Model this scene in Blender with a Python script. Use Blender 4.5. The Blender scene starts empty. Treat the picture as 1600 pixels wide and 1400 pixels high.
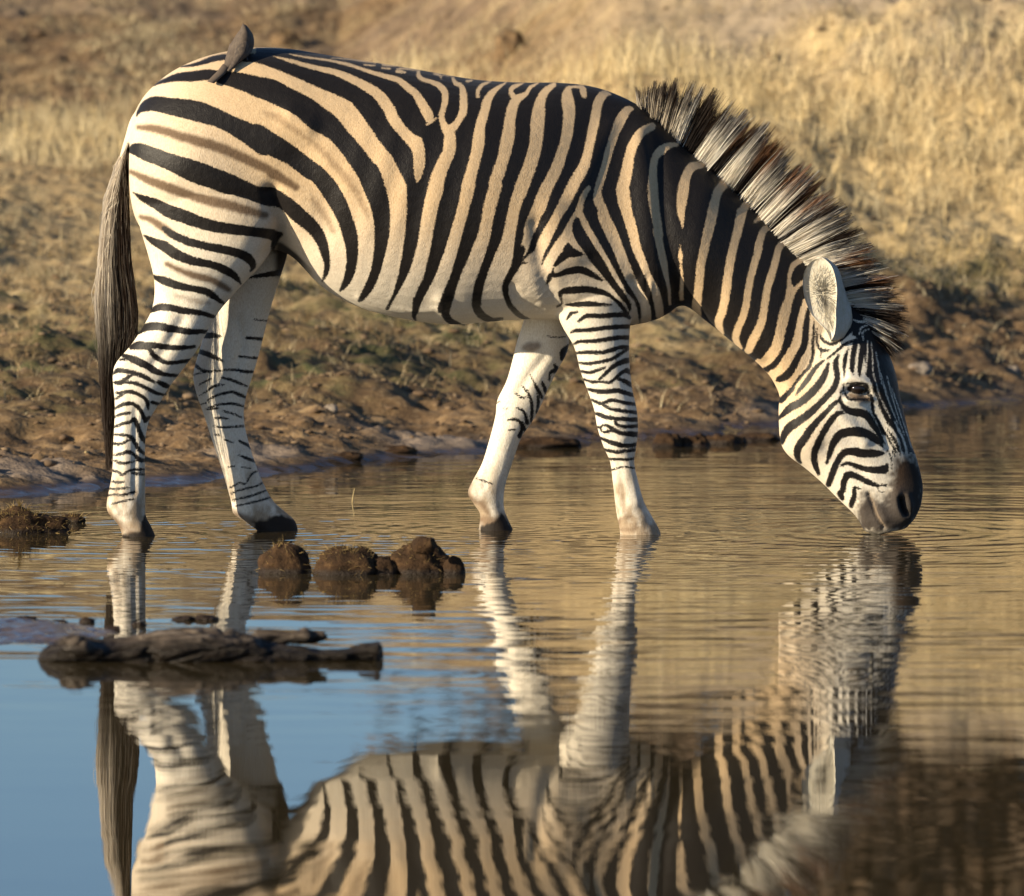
import bpy, math, random
import numpy as np
from mathutils import Vector

random.seed(7)
RNG = np.random.default_rng(7)
scene = bpy.context.scene
COL = scene.collection

# ------------------------------------------------------------------ camera
FPX = 11440.0                      # focal length, in pixels of a 1600 wide frame
D0 = 22.0                          # distance of the zebra's plane (Y = 0)
CAM_H = 1.542
TILT = math.atan(670.0 / FPX)
cam_d = bpy.data.cameras.new('camera')
cam = bpy.data.objects.new('camera', cam_d)
COL.objects.link(cam)
cam.location = (0, -D0, CAM_H)
cam.rotation_euler = (math.pi / 2 - TILT, 0, 0)
cam_d.sensor_width = 36.0
cam_d.lens = FPX * 36.0 / 1600.0
cam_d.clip_start = 0.5
cam_d.clip_end = 6000
cam_d.dof.use_dof = True
cam_d.dof.focus_distance = 22.0
cam_d.dof.aperture_fstop = 5.0
scene.camera = cam

# ------------------------------------------------------------------ light
SUN_AZ, SUN_EL = 27.0, 17.0        # degrees: from screen left, turned towards the camera
vx = -math.cos(math.radians(SUN_AZ)) * math.cos(math.radians(SUN_EL))
vy = -math.sin(math.radians(SUN_AZ)) * math.cos(math.radians(SUN_EL))
vz = math.sin(math.radians(SUN_EL))
SUNV = Vector((vx, vy, vz))
world = bpy.data.worlds.new('World')
scene.world = world
world.use_nodes = True
wn = world.node_tree.nodes
wl = world.node_tree.links
wn.clear()
w_out = wn.new('ShaderNodeOutputWorld')
w_bg = wn.new('ShaderNodeBackground')
w_sky = wn.new('ShaderNodeTexSky')
w_sky.sky_type = 'NISHITA'
w_sky.sun_disc = False
w_sky.sun_elevation = math.radians(SUN_EL)
w_sky.sun_rotation = math.atan2(vx, vy)
w_sky.altitude = 900
w_sky.air_density = 1.0
w_sky.dust_density = 1.0
w_sky.ozone_density = 4.2
w_bg.inputs['Strength'].default_value = 0.072
wl.new(w_sky.outputs['Color'], w_bg.inputs['Color'])
wl.new(w_bg.outputs['Background'], w_out.inputs['Surface'])

sun_d = bpy.data.lights.new('sun', 'SUN')
sun_d.energy = 5.0
sun_d.angle = math.radians(0.5)
sun_d.color = (1.0, 0.845, 0.60)
sun = bpy.data.objects.new('sun', sun_d)
COL.objects.link(sun)
sun.rotation_euler = (-SUNV).to_track_quat('-Z', 'Y').to_euler()
sun.location = (-20, -12, 10)

scene.view_settings.view_transform = 'Standard'
scene.view_settings.look = 'None'
scene.view_settings.gamma = 1
scene.view_settings.use_curve_mapping = False
scene.view_settings.exposure = 0.93
scene.render.engine = 'CYCLES'

# ------------------------------------------------------------------ helpers
ST, CT = math.sin(TILT), math.cos(TILT)

def ray(px, py):
    u = (px - 800.0) / FPX
    v = (700.0 - py) / FPX
    return u, CT + v * ST, -ST + v * CT

def at(px, py, Y):
    """world point seen at photo pixel (px, py) on the vertical plane y = Y"""
    dx, dy, dz = ray(px, py)
    t = (Y + D0) / dy
    return np.array((dx * t, Y, CAM_H + dz * t))

def on_water(px, py, z=0.0):
    dx, dy, dz = ray(px, py)
    t = (z - CAM_H) / dz
    return np.array((dx * t, -D0 + dy * t, z))

def project(P):
    """photo pixel of world points (n,3)"""
    X, Y, Z = P[:, 0], P[:, 1] + D0, P[:, 2] - CAM_H
    fw = Y * CT - Z * ST
    up = Y * ST + Z * CT
    return 800 + FPX * X / fw, 700 - FPX * up / fw

def new_obj(name, verts, faces, mat=None, parent=None, smooth=True):
    me = bpy.data.meshes.new(name)
    me.from_pydata([tuple(v) for v in verts], [], [tuple(f) for f in faces])
    me.update()
    if smooth:
        me.polygons.foreach_set('use_smooth', [True] * len(me.polygons))
    ob = bpy.data.objects.new(name, me)
    COL.objects.link(ob)
    if mat:
        me.materials.append(mat)
    if parent:
        ob.parent = parent
    return ob

def fast_mesh(name, V, F, mat=None, smooth=True):
    """numpy mesh, F is (m,3) or (m,4)"""
    V = np.ascontiguousarray(V, dtype=np.float32)
    F = np.ascontiguousarray(F, dtype=np.int32)
    k = F.shape[1]
    me = bpy.data.meshes.new(name)
    me.vertices.add(len(V))
    me.vertices.foreach_set('co', V.ravel())
    me.loops.add(F.size)
    me.loops.foreach_set('vertex_index', F.ravel())
    me.polygons.add(len(F))
    me.polygons.foreach_set('loop_start', np.arange(0, F.size, k, dtype=np.int32))
    me.polygons.foreach_set('loop_total', np.full(len(F), k, dtype=np.int32))
    if smooth:
        me.polygons.foreach_set('use_smooth', np.ones(len(F), dtype=bool))
    me.update(calc_edges=True)
    me.validate()
    if mat:
        me.materials.append(mat)
    return me

def link(name, me, parent=None):
    ob = bpy.data.objects.new(name, me)
    COL.objects.link(ob)
    if parent:
        ob.parent = parent
    return ob

def tag(o, label=None, cat=None, group=None, kind=None):
    if label: o['label'] = label
    if cat: o['category'] = cat
    if group: o['group'] = group
    if kind: o['kind'] = kind
    return o

def set_attr(me, name, arr, typ='FLOAT'):
    a = me.attributes.new(name, typ, 'POINT')
    if typ == 'FLOAT':
        a.data.foreach_set('value', np.ascontiguousarray(arr, dtype=np.float32))
    else:
        c = np.ones((len(arr), 4), dtype=np.float32)
        c[:, :3] = arr
        a.data.foreach_set('color', c.ravel())

def smoothstep(a, b, x):
    t = np.clip((x - a) / (b - a), 0, 1)
    return t * t * (3 - 2 * t)

def _hash(ix, iy, iz, seed):
    h = (ix * 374761393 + iy * 668265263 + iz * 2147483647 + seed * 974711) & 0xFFFFFFFF
    h = ((h ^ (h >> 13)) * 1274126177) & 0xFFFFFFFF
    h = ((h ^ (h >> 16)) * 2246822519) & 0xFFFFFFFF
    return ((h ^ (h >> 15)) & 0xFFFF) / 65535.0

def vnoise(P, seed=0):
    """smooth value noise of points (n,3), -1..1"""
    P = np.asarray(P, dtype=np.float64)
    I = np.floor(P).astype(np.int64)
    f = P - I
    f = f * f * f * (f * (f * 6 - 15) + 10)
    out = 0
    for dx in (0, 1):
        wx = f[:, 0] if dx else 1 - f[:, 0]
        for dy in (0, 1):
            wy = f[:, 1] if dy else 1 - f[:, 1]
            for dz in (0, 1):
                wz = f[:, 2] if dz else 1 - f[:, 2]
                out = out + wx * wy * wz * _hash(I[:, 0] + dx, I[:, 1] + dy, I[:, 2] + dz, seed)
    return out * 2 - 1

def fbm(P, oct=4, seed=0, gain=0.5):
    a, s, out = 1.0, 1.0, 0
    for k in range(oct):
        out = out + a * vnoise(P * s + 13.7 * k, seed + k)
        a *= gain
        s *= 2.03
    return out

def catmull(pts, n):
    """smooth resample of rows in pts, n steps per span"""
    P = np.asarray(pts, dtype=float)
    if len(P) < 3 or n < 2:
        if n < 2: return P
    Q = np.vstack([2 * P[0] - P[1], P, 2 * P[-1] - P[-2]])
    out = []
    for i in range(1, len(Q) - 2):
        p0, p1, p2, p3 = Q[i - 1], Q[i], Q[i + 1], Q[i + 2]
        for k in range(n):
            t = k / n
            out.append(0.5 * (2 * p1 + (p2 - p0) * t + (2 * p0 - 5 * p1 + 4 * p2 - p3) * t * t + (3 * p1 - p0 - 3 * p2 + p3) * t ** 3))
    out.append(P[-1])
    return np.array(out)

def loft(sections, ring=36, n=4, expo=2.0, cap=True):
    """sections: (Tx,Ty,Bx,By,Yc,hw,egg) photo pixels + metres. Returns closed tube."""
    S = catmull(sections, n)
    V, F = [], []
    th = np.linspace(0, 2 * np.pi, ring, endpoint=False)
    c, s = np.cos(th), np.sin(th)
    cc = np.sign(c) * np.abs(c) ** (2 / expo)
    ss = np.sign(s) * np.abs(s) ** (2 / expo)
    for Tx, Ty, Bx, By, Yc, hw, egg in S:
        T = at(Tx, Ty, Yc)
        B = at(Bx, By, Yc)
        M, A = (T + B) / 2, (T - B) / 2
        w = max(hw, 0.002) * (1 + egg * cc)
        for k in range(ring):
            p = M + A * cc[k]
            V.append((p[0], Yc + w[k] * ss[k], p[2]))
    m = len(S)
    for i in range(m - 1):
        for k in range(ring):
            k2 = (k + 1) % ring
            F.append((i * ring + k, i * ring + k2, (i + 1) * ring + k2, (i + 1) * ring + k))
    V.append(np.mean(V[:ring], axis=0))
    V.append(np.mean(V[(m - 1) * ring:m * ring], axis=0))
    a, b = len(V) - 2, len(V) - 1
    for k in range(ring):
        k2 = (k + 1) % ring
        F.append((a, k2, k))
        F.append((b, (m - 1) * ring + k, (m - 1) * ring + k2))
    return V, F

def merge(parts):
    V, F = [], []
    for v, f in parts:
        o = len(V)
        V += [tuple(p) for p in v]
        F += [tuple(i + o for i in q) for q in f]
    return V, F

def remesh(V, F, voxel):
    """voxel union of closed shells -> numpy verts, tri/quad faces"""
    me = bpy.data.meshes.new('tmp')
    me.from_pydata(V, [], F)
    ob = bpy.data.objects.new('tmp', me)
    COL.objects.link(ob)
    m = ob.modifiers.new('r', 'REMESH')
    m.mode = 'VOXEL'
    m.voxel_size = voxel
    dg = bpy.context.evaluated_depsgraph_get()
    dg.update()
    e = ob.evaluated_get(dg)
    em = e.to_mesh()
    nv = len(em.vertices)
    co = np.empty(nv * 3, dtype=np.float32)
    em.vertices.foreach_get('co', co)
    nl = len(em.loops)
    li = np.empty(nl, dtype=np.int32)
    em.loops.foreach_get('vertex_index', li)
    ed = np.empty(len(em.edges) * 2, dtype=np.int32)
    em.edges.foreach_get('vertices', ed)
    e.to_mesh_clear()
    bpy.data.objects.remove(ob)
    bpy.data.meshes.remove(me)
    return co.reshape(-1, 3).astype(np.float64), li.reshape(-1, 4), ed.reshape(-1, 2)

def laplace(co, ed, it, w, lam=0.5, mu=-0.52):
    n = len(co)
    deg = np.bincount(ed.ravel(), minlength=n).astype(float)[:, None]
    w = np.asarray(w)[:, None] if np.ndim(w) else w
    for k in range(it):
        for f in (lam, mu):
            if f == 0: continue
            acc = np.empty_like(co)
            for c in range(3):
                acc[:, c] = np.bincount(ed[:, 0], co[ed[:, 1], c], n) + np.bincount(ed[:, 1], co[ed[:, 0], c], n)
            co = co + f * w * (acc / deg - co)
    return co

def vnormals(co, F):
    nrm = np.zeros_like(co)
    d1 = co[F[:, 2]] - co[F[:, 0]]
    d2 = co[F[:, 3]] - co[F[:, 1]]
    fn = np.cross(d1, d2)
    for k in range(4):
        for c in range(3):
            nrm[:, c] += np.bincount(F[:, k], fn[:, c], len(co))
    return nrm / (np.linalg.norm(nrm, axis=1, keepdims=True) + 1e-12)

# node helper
class NT:
    def __init__(self, name):
        self.m = bpy.data.materials.new(name)
        self.m.use_nodes = True
        self.t = self.m.node_tree
        self.t.nodes.clear()
        self.out = self.n('ShaderNodeOutputMaterial')
        self.b = self.n('ShaderNodeBsdfPrincipled')
        self.l(self.b.outputs[0], self.out.inputs['Surface'])
    def n(self, typ, **kw):
        x = self.t.nodes.new(typ)
        for k, v in kw.items():
            setattr(x, k, v)
        return x
    def l(self, a, b):
        self.t.links.new(a, b)
    def attr(self, name, out='Fac'):
        x = self.n('ShaderNodeAttribute', attribute_name=name)
        return x.outputs[out]
    def coord(self, scale=(1, 1, 1), which='Object'):
        tc = self.n('ShaderNodeTexCoord')
        mp = self.n('ShaderNodeMapping')
        mp.inputs['Scale'].default_value = scale
        self.l(tc.outputs[which], mp.inputs['Vector'])
        return mp.outputs[0]
    def noise(self, vec, scale=5, detail=4, rough=0.55, dist=0.0, col=False):
        x = self.n('ShaderNodeTexNoise')
        x.inputs['Scale'].default_value = scale
        x.inputs['Detail'].default_value = detail
        x.inputs['Roughness'].default_value = rough
        x.inputs['Distortion'].default_value = dist
        if vec is not None: self.l(vec, x.inputs['Vector'])
        return x.outputs['Color' if col else 'Fac']
    def math(self, op, a, b=None, c=None, clamp=False):
        x = self.n('ShaderNodeMath', operation=op, use_clamp=clamp)
        for i, v in enumerate((a, b, c)):
            if v is None: continue
            if isinstance(v, (int, float)): x.inputs[i].default_value = v
            else: self.l(v, x.inputs[i])
        return x.outputs[0]
    def rng(self, v, a, b, c=0.0, d=1.0, smooth=True):
        x = self.n('ShaderNodeMapRange', interpolation_type='SMOOTHSTEP' if smooth else 'LINEAR')
        x.inputs['From Min'].default_value = a
        x.inputs['From Max'].default_value = b
        x.inputs['To Min'].default_value = c
        x.inputs['To Max'].default_value = d
        self.l(v, x.inputs['Value'])
        return x.outputs[0]
    def mix(self, f, a, b, blend='MIX'):
        x = self.n('ShaderNodeMix', data_type='RGBA', blend_type=blend)
        for s, v in ((0, f), (6, a), (7, b)):
            if isinstance(v, (int, float)): x.inputs[s].default_value = v
            elif isinstance(v, tuple): x.inputs[s].default_value = (*v, 1) if len(v) == 3 else v
            else: self.l(v, x.inputs[s])
        return x.outputs[2]
    def ramp(self, v, stops):
        x = self.n('ShaderNodeValToRGB')
        el = x.color_ramp.elements
        while len(el) < len(stops): el.new(0.5)
        for e, (p, c) in zip(el, stops):
            e.position = p
            e.color = (*c, 1)
        self.l(v, x.inputs[0])
        return x.outputs[0]
    def bump(self, h, strength=0.3, dist=0.01, normal=None):
        x = self.n('ShaderNodeBump')
        x.inputs['Strength'].default_value = strength
        x.inputs['Distance'].default_value = dist
        self.l(h, x.inputs['Height'])
        if normal is not None: self.l(normal, x.inputs['Normal'])
        return x.outputs[0]
    def set(self, **kw):
        for k, v in kw.items():
            s = self.b.inputs[k.replace('_', ' ')]
            if hasattr(v, 'links') or isinstance(v, bpy.types.NodeSocket): self.l(v, s)
            elif isinstance(v, tuple): s.default_value = (*v, 1) if len(v) == 3 else v
            else: s.default_value = v

# ================================================================== ZEBRA MARKINGS
# every stripe is a stroke (x, y, width) read off an enlarged crop; crop -> photo pixels
CROPS = {'Z1': (190, 70, .15625), 'Z2': (400, 60, .15625), 'Z3': (600, 80, .15625), 'Z4': (800, 110, .15625),
         'Z5': (190, 250, .15625), 'Z6': (400, 250, .15625), 'Z7': (600, 290, .15625), 'Z8': (800, 290, .15625),
         'Y1': (1000, 180, .15625), 'Y2': (1000, 330, .15625), 'Y3': (1150, 400, .15625), 'Y4': (1280, 680, .1125),
         'Y5': (210, 400, .15625), 'Y6': (290, 590, .11875), 'Y7': (720, 500, .125), 'Y8': (140, 690, .12142),
         'H': (1200, 560, .15625), 'J': (850, 400, .15625), 'K': (880, 540, .10625), 'L': (150, 480, .10625),
         'M': (150, 620, .10625), 'N': (100, 650, .3125), 'O': (600, 650, .3125), 'E': (600, 330, .3125), 'P': (0, 0, 1)}

def crop_pts(crop, pts):
    x0, y0, s = CROPS[crop]
    out = []
    for p in pts:
        q = [x0 + p[0] * s, y0 + p[1] * s]
        if len(p) > 2: q.append(p[2] * s)
        out.append(q)
    return out

def join(*segs):
    o = []
    for crop, pts in segs: o += crop_pts(crop, pts)
    return o

# body: black region right of the hip stripe, pale strokes laid over it
BASE = join(('Z2', [(0, 240), (260, 320), (520, 440), (700, 520), (840, 580), (960, 640), (1040, 740), (1130, 870), (1230, 1020), (1370, 1190), (1470, 1395)]),
            ('Z7', [(230, 0), (230, 250), (215, 450), (190, 650), (150, 870), (90, 1090), (20, 1230), (310, 1275), (640, 1240), (930, 1200), (1240, 1130), (1250, 950), (1330, 800), (1440, 770)]),
            ('Z8', [(100, 760), (170, 690), (250, 640), (285, 700), (300, 800), (320, 780), (400, 640), (490, 500), (560, 360), (640, 250), (690, 250), (690, 300), (740, 430), (880, 680), (1040, 960), (1180, 1150), (1260, 1230), (1280, 1390)]),
            ('P', [(1020, 520), (1062, 490), (1098, 510), (1135, 540), (1180, 575)]),
            ('Y3', [(370, 1180), (530, 1010), (600, 900), (620, 800), (640, 680), (670, 560), (690, 470), (760, 300), (800, 100)]),
            ('P', [(1290, 400), (1200, 290), (1050, 140), (900, 90), (650, 60), (400, 60)]))

BLACK = [
 # haunch
 join(('Z1', [(600, 218, 10), (700, 205, 25), (800, 180, 42), (920, 140, 55), (1040, 120, 60), (1150, 120, 70), (1250, 130, 80), (1400, 140, 85), (1600, 215, 95)]), ('Z2', [(460, 350, 115), (650, 425, 140), (850, 500, 150)])),
 join(('Z1', [(320, 405, 12), (400, 370, 35), (560, 325, 80), (720, 315, 100), (870, 300, 105), (1000, 330, 120), (1150, 355, 160), (1320, 405, 190)]),
      ('Z2', [(0, 480, 195), (145, 520, 225), (285, 590, 215), (460, 685, 235), (610, 800, 250), (720, 865, 220), (830, 970, 185), (930, 1085, 185), (1015, 1195, 195), (1110, 1330, 205)]),
      ('Z6', [(1130, 140, 220), (1185, 280, 215), (1237, 440, 190), (1260, 605, 160), (1255, 800, 135), (1230, 960, 110), (1190, 1130, 95), (1130, 1270, 85), (1065, 1370, 50), (1030, 1410, 15)])),
 join(('Z1', [(150, 710, 12), (180, 660, 45), (250, 610, 110), (340, 590, 150), (480, 615, 165), (710, 655, 200), (880, 705, 190), (1040, 770, 170), (1180, 840, 190), (1310, 910, 215), (1430, 985, 240)]),
      ('Z2', [(0, 975, 240), (180, 1075, 215), (330, 1160, 190), (440, 1240, 180), (540, 1320, 185)]),
      ('Z6', [(605, 140, 170), (715, 270, 185), (810, 425, 180), (885, 585, 155), (935, 740, 150), (960, 885, 125), (955, 1040, 100), (925, 1170, 85), (885, 1250, 60), (840, 1310, 15)])),
 join(('Z1', [(70, 1060, 30), (150, 1045, 125), (260, 1085, 150), (430, 1145, 155), (560, 1195, 170)]),
      ('Z5', [(700, 95, 205), (975, 190, 195), (1125, 250, 185), (1330, 330, 160)]),
      ('Z6', [(0, 335, 160), (190, 390, 170), (310, 460, 170), (420, 550, 150), (535, 660, 130), (625, 785, 110), (680, 910, 90), (710, 1030, 60), (700, 1130, 45), (660, 1215, 12)])),
 join(('Z5', [(115, 325, 10), (210, 380, 60), (340, 435, 100), (470, 510, 125), (630, 565, 130), (780, 620, 125), (960, 665, 115), (1150, 685, 110), (1330, 700, 105), (1470, 725, 110), (1540, 775, 90), (1590, 765, 30)])),
 join(('Z5', [(1545, 800, 60), (1520, 870, 35), (1500, 930, 22), (1480, 980, 10)])),
 join(('Z5', [(420, 680, 40), (500, 740, 70), (650, 810, 80), (800, 850, 78), (950, 880, 80), (1100, 910, 85), (1220, 950, 90), (1290, 1010, 80), (1310, 1070, 45), (1285, 1110, 12)])),
 join(('Z5', [(225, 755, 15), (320, 815, 70), (430, 865, 100), (560, 950, 100), (720, 1010, 85), (900, 1045, 75), (1060, 1110, 80), (1140, 1170, 60), (1190, 1235, 15)])),
 join(('Z5', [(320, 1160, 30), (420, 1200, 75), (550, 1250, 75), (700, 1285, 60), (830, 1310, 70), (920, 1360, 60), (970, 1400, 40), (1030, 1440, 20)])),
 join(('Y5', [(150, 560, 20), (240, 515, 60), (350, 515, 65), (480, 545, 55), (640, 565, 45), (740, 590, 35), (830, 620, 12)])),
 join(('Y5', [(40, 765, 30), (130, 710, 70), (240, 705, 70), (380, 730, 65), (550, 755, 50), (720, 755, 30)])),
 # near hind leg
 join(('L', [(520, 590, 55), (620, 560, 110), (720, 570, 100), (850, 560, 80), (1000, 590, 70), (1150, 600, 65), (1300, 595, 50), (1450, 580, 30)])),
 join(('L', [(780, 600, 60), (840, 700, 60), (930, 770, 60), (1040, 815, 50), (1200, 810, 45), (1400, 780, 40), (1500, 750, 25)])),
 join(('L', [(390, 705, 30), (500, 750, 80), (620, 800, 100), (740, 860, 90), (850, 930, 80), (960, 975, 60), (1080, 1000, 40), (1250, 1010, 30)])),
 join(('L', [(360, 775, 15), (440, 780, 30)])),
 join(('L', [(260, 970, 25), (330, 930, 50), (430, 940, 50), (560, 970, 50), (660, 1000, 50), (760, 1050, 50), (860, 1105, 25)])),
 join(('L', [(910, 1100, 35), (1000, 1140, 70), (1080, 1180, 40)])),
 join(('L', [(270, 1110, 25), (360, 1110, 60), (440, 1060, 40), (530, 995, 30)])),
 join(('L', [(440, 1105, 25), (540, 1110, 40), (650, 1140, 45), (760, 1200, 40), (880, 1260, 35), (1000, 1290, 25)])),
 join(('L', [(300, 1260, 20), (400, 1255, 35), (500, 1240, 50), (600, 1270, 40), (680, 1310, 40), (740, 1370, 40)]), ('M', [(760, 110, 45), (770, 180, 25)])),
 join(('L', [(295, 1345, 25), (390, 1285, 30)])),
 join(('M', [(820, 80, 30), (900, 105, 35), (980, 110, 15)])),
 join(('M', [(290, 170, 25), (400, 110, 45), (520, 100, 45), (600, 140, 50), (660, 210, 45), (700, 290, 45), (730, 360, 40), (790, 300, 20)])),
 join(('M', [(275, 295, 20), (370, 255, 30), (450, 245, 30), (515, 235, 18)])),
 join(('M', [(275, 440, 20), (400, 395, 35), (500, 370, 35), (560, 335, 50), (600, 390, 50), (640, 500, 50), (680, 600, 60), (730, 660, 50)])),
 join(('M', [(270, 555, 15), (390, 560, 30), (490, 580, 35), (540, 620, 50), (590, 700, 40), (650, 790, 40), (710, 840, 25)])),
 join(('M', [(260, 690, 25), (370, 690, 30), (480, 640, 20)])),
 join(('M', [(260, 857, 8), (370, 840, 30), (470, 810, 50), (550, 840, 35), (620, 900, 50), (660, 935, 50), (730, 930, 35)])),
 join(('M', [(265, 935, 10), (350, 970, 30), (440, 975, 25), (590, 948, 12)])),
 join(('M', [(245, 1085, 15), (340, 1110, 25), (380, 1155, 20), (440, 1120, 20), (490, 1085, 15), (580, 1070, 25), (700, 1075, 25)])),
 join(('M', [(500, 1110, 12), (600, 1135, 20), (710, 1140, 20)])),
 join(('Y8', [(295, 512, 15), (350, 525, 25), (445, 520, 18)])),
 join(('Y8', [(255, 605, 10), (340, 610, 18), (430, 600, 18), (515, 598, 6)])),
 join(('Y8', [(225, 690, 12), (320, 685, 20), (420, 690, 15), (500, 670, 18), (590, 645, 8)])),
 join(('Y8', [(290, 803, 6), (420, 770, 12), (560, 740, 14)])),
 # shoulder
 join(('Z8', [(650, 350, 60), (650, 420, 100), (690, 520, 125), (770, 640, 110), (840, 740, 110), (920, 850, 90), (990, 950, 70), (1080, 1060, 60), (1160, 1170, 40), (1180, 1250, 20)])),
 join(('Z8', [(555, 580, 20), (555, 640, 100), (590, 665, 90), (690, 680, 30)])),
 join(('Z8', [(425, 795, 22), (480, 730, 65), (545, 670, 90)])),
 join(('Z8', [(350, 995, 22), (390, 900, 50), (450, 890, 45), (540, 860, 60), (640, 840, 75), (720, 850, 70), (800, 890, 60), (900, 945, 15)])),
 join(('Z8', [(410, 830, 14), (400, 890, 25)])),
 join(('Z8', [(490, 1150, 15), (490, 1070, 45), (600, 1040, 65), (720, 1030, 60), (850, 1050, 55), (950, 1080, 45), (1020, 1130, 35), (1090, 1200, 38), (1160, 1290, 20)])),
 join(('Z8', [(545, 1190, 12), (650, 1185, 45), (750, 1180, 50), (860, 1185, 35), (990, 1190, 10)])),
 join(('Z8', [(650, 1265, 12), (590, 1280, 25), (550, 1335, 12)])),
 join(('Z8', [(455, 1225, 12), (500, 1185, 14), (492, 1140, 15)])),
 # near fore leg
 join(('J', [(345, 655, 15), (430, 600, 35), (560, 600, 40), (700, 590, 40), (800, 590, 38), (860, 620, 22)])),
 join(('J', [(270, 765, 12), (320, 745, 25), (450, 740, 30), (600, 720, 35), (720, 710, 35), (870, 705, 30)])),
 join(('J', [(295, 882, 10), (360, 855, 25), (500, 850, 30), (650, 830, 35), (780, 815, 35), (880, 815, 30)])),
 join(('J', [(325, 970, 18), (450, 962, 30), (580, 965, 30), (680, 940, 35), (780, 910, 30), (870, 915, 25)])),
 join(('J', [(350, 1068, 12), (450, 1075, 25), (560, 1060, 25), (680, 1030, 28), (760, 980, 25), (840, 930, 18)])),
 join(('J', [(370, 1152, 15), (450, 1165, 22), (530, 1145, 22), (615, 1113, 6)])),
 join(('J', [(555, 1235, 15), (620, 1170, 30), (700, 1100, 35), (780, 1060, 45), (880, 1035, 40)])),
 join(('K', [(300, 498, 18), (430, 535, 30), (540, 530, 24), (680, 540, 35), (770, 480, 28), (860, 400, 40), (940, 370, 60), (1010, 420, 30)])),
 join(('K', [(780, 490, 20), (870, 510, 40), (950, 550, 60), (1020, 600, 30)])),
 join(('K', [(340, 638, 18), (450, 660, 40), (580, 680, 60), (700, 670, 60), (800, 660, 60), (900, 690, 50), (1050, 735, 40)])),
 join(('K', [(420, 797, 18), (500, 830, 35), (580, 850, 40), (680, 810, 40), (780, 810, 35), (900, 840, 40), (1070, 865, 35)])),
 join(('K', [(600, 870, 30), (680, 920, 30), (800, 950, 40), (950, 970, 45), (1090, 990, 40)])),
 join(('K', [(460, 988, 18), (540, 1010, 50), (640, 1050, 50), (760, 1070, 40), (900, 1080, 50), (1110, 1090, 50)])),
 join(('K', [(760, 1120, 25), (820, 1180, 35), (950, 1190, 40), (1110, 1180, 35)])),
 join(('K', [(490, 1195, 15), (550, 1200, 25), (600, 1170, 20), (680, 1190, 40), (760, 1250, 50), (860, 1290, 50), (980, 1300, 65), (1120, 1310, 60)])),
 join(('K', [(550, 1200, 15), (580, 1260, 20), (660, 1265, 25), (750, 1250, 15)])),
 join(('O', [(1080, 108, 8), (1130, 130, 16), (1210, 150, 18), (1275, 138, 12)])),
 join(('O', [(1105, 168, 9), (1170, 180, 14), (1265, 168, 10)])),
 join(('O', [(1125, 215, 7), (1200, 218, 10), (1265, 210, 8)])),
 join(('O', [(1140, 268, 3), (1200, 255, 5), (1265, 262, 4)])),
 # head
 join(('Y3', [(725, 530, 35), (705, 680, 58), (692, 800, 63), (680, 900, 65), (620, 1010, 65), (570, 1110, 70), (500, 1200, 80), (420, 1240, 60)])),
 join(('Y3', [(780, 660, 12), (770, 800, 20), (768, 900, 25), (765, 1010, 32), (730, 1110, 30), (650, 1200, 28), (560, 1320, 30)]), ('H', [(250, 300, 40), (180, 370, 58), (125, 418, 60)])),
 join(('H', [(565, 15, 14), (480, 90, 40), (390, 220, 48), (320, 310, 35), (283, 368, 10)])),
 join(('H', [(607, 35, 12), (580, 130, 50), (530, 230, 70), (440, 340, 75), (330, 440, 75), (240, 490, 78), (170, 550, 58), (105, 600, 28)])),
 join(('Y3', [(1035, 975, 8), (1000, 1050, 48), (1000, 1120, 58)]), ('H', [(685, 100, 50), (690, 210, 55), (650, 310, 60), (560, 410, 60), (440, 530, 70), (330, 620, 75), (240, 680, 88), (180, 740, 80), (140, 830, 60)])),
 join(('H', [(730, 325, 8), (715, 410, 30), (650, 460, 40), (560, 560, 50), (450, 680, 65), (370, 800, 75), (310, 890, 75), (298, 980, 60), (325, 1040, 30)])),
 join(('H', [(718, 420, 25), (760, 490, 50), (830, 530, 70), (930, 545, 80), (1000, 580, 75), (1050, 660, 65), (1110, 750, 48), (1160, 850, 28), (1195, 930, 14)])),
 join(('H', [(765, 540, 14), (700, 545, 45), (630, 620, 60), (560, 730, 60), (500, 850, 68), (465, 960, 62), (475, 1060, 58), (505, 1150, 38)])),
 join(('H', [(1185, 895, 25), (1090, 820, 70), (1000, 760, 85), (900, 730, 95), (800, 735, 90), (710, 770, 80), (650, 860, 70), (620, 950, 50), (585, 1050, 28)])),
 join(('H', [(1150, 950, 35), (1060, 950, 80), (950, 950, 85), (840, 930, 80), (760, 950, 70), (690, 1040, 60), (650, 1140, 65), (605, 1260, 55)])),
 join(('H', [(735, 1072, 26), (800, 1055, 35), (880, 1080, 50), (980, 1110, 55), (1090, 1115, 70), (1170, 1110, 80), (1192, 1055, 15)])),
 join(('H', [(1095, 1275, 30), (990, 1230, 50), (880, 1180, 55), (800, 1165, 65), (762, 1230, 62), (750, 1310, 55), (722, 1355, 60), (745, 1400, 45)])),
 join(('Y4', [(575, 745, 12), (490, 735, 48), (490, 830, 60), (460, 920, 80), (445, 980, 60)])),
 join(('Y4', [(835, 688, 22), (950, 697, 35)])),
 join(('Y4', [(805, 720, 18), (840, 775, 14), (890, 800, 20), (945, 792, 12)])),
 # round the eye and the face
 join(('H', [(752, 262, 12), (765, 330, 16), (800, 395, 22), (850, 410, 28), (920, 412, 24), (1000, 412, 14)])),
 join(('H', [(790, 250, 16), (880, 250, 18), (965, 262, 28), (1010, 340, 30), (1045, 430, 30), (1060, 540, 26), (1110, 640, 32), (1160, 740, 44), (1205, 765, 20)])),
 join(('H', [(825, 300, 60), (900, 312, 96), (975, 315, 70)])),
 join(('Y3', [(1125, 915, 8), (1095, 1010, 36), (1085, 1110, 30), (1080, 1210, 14)])),
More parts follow.
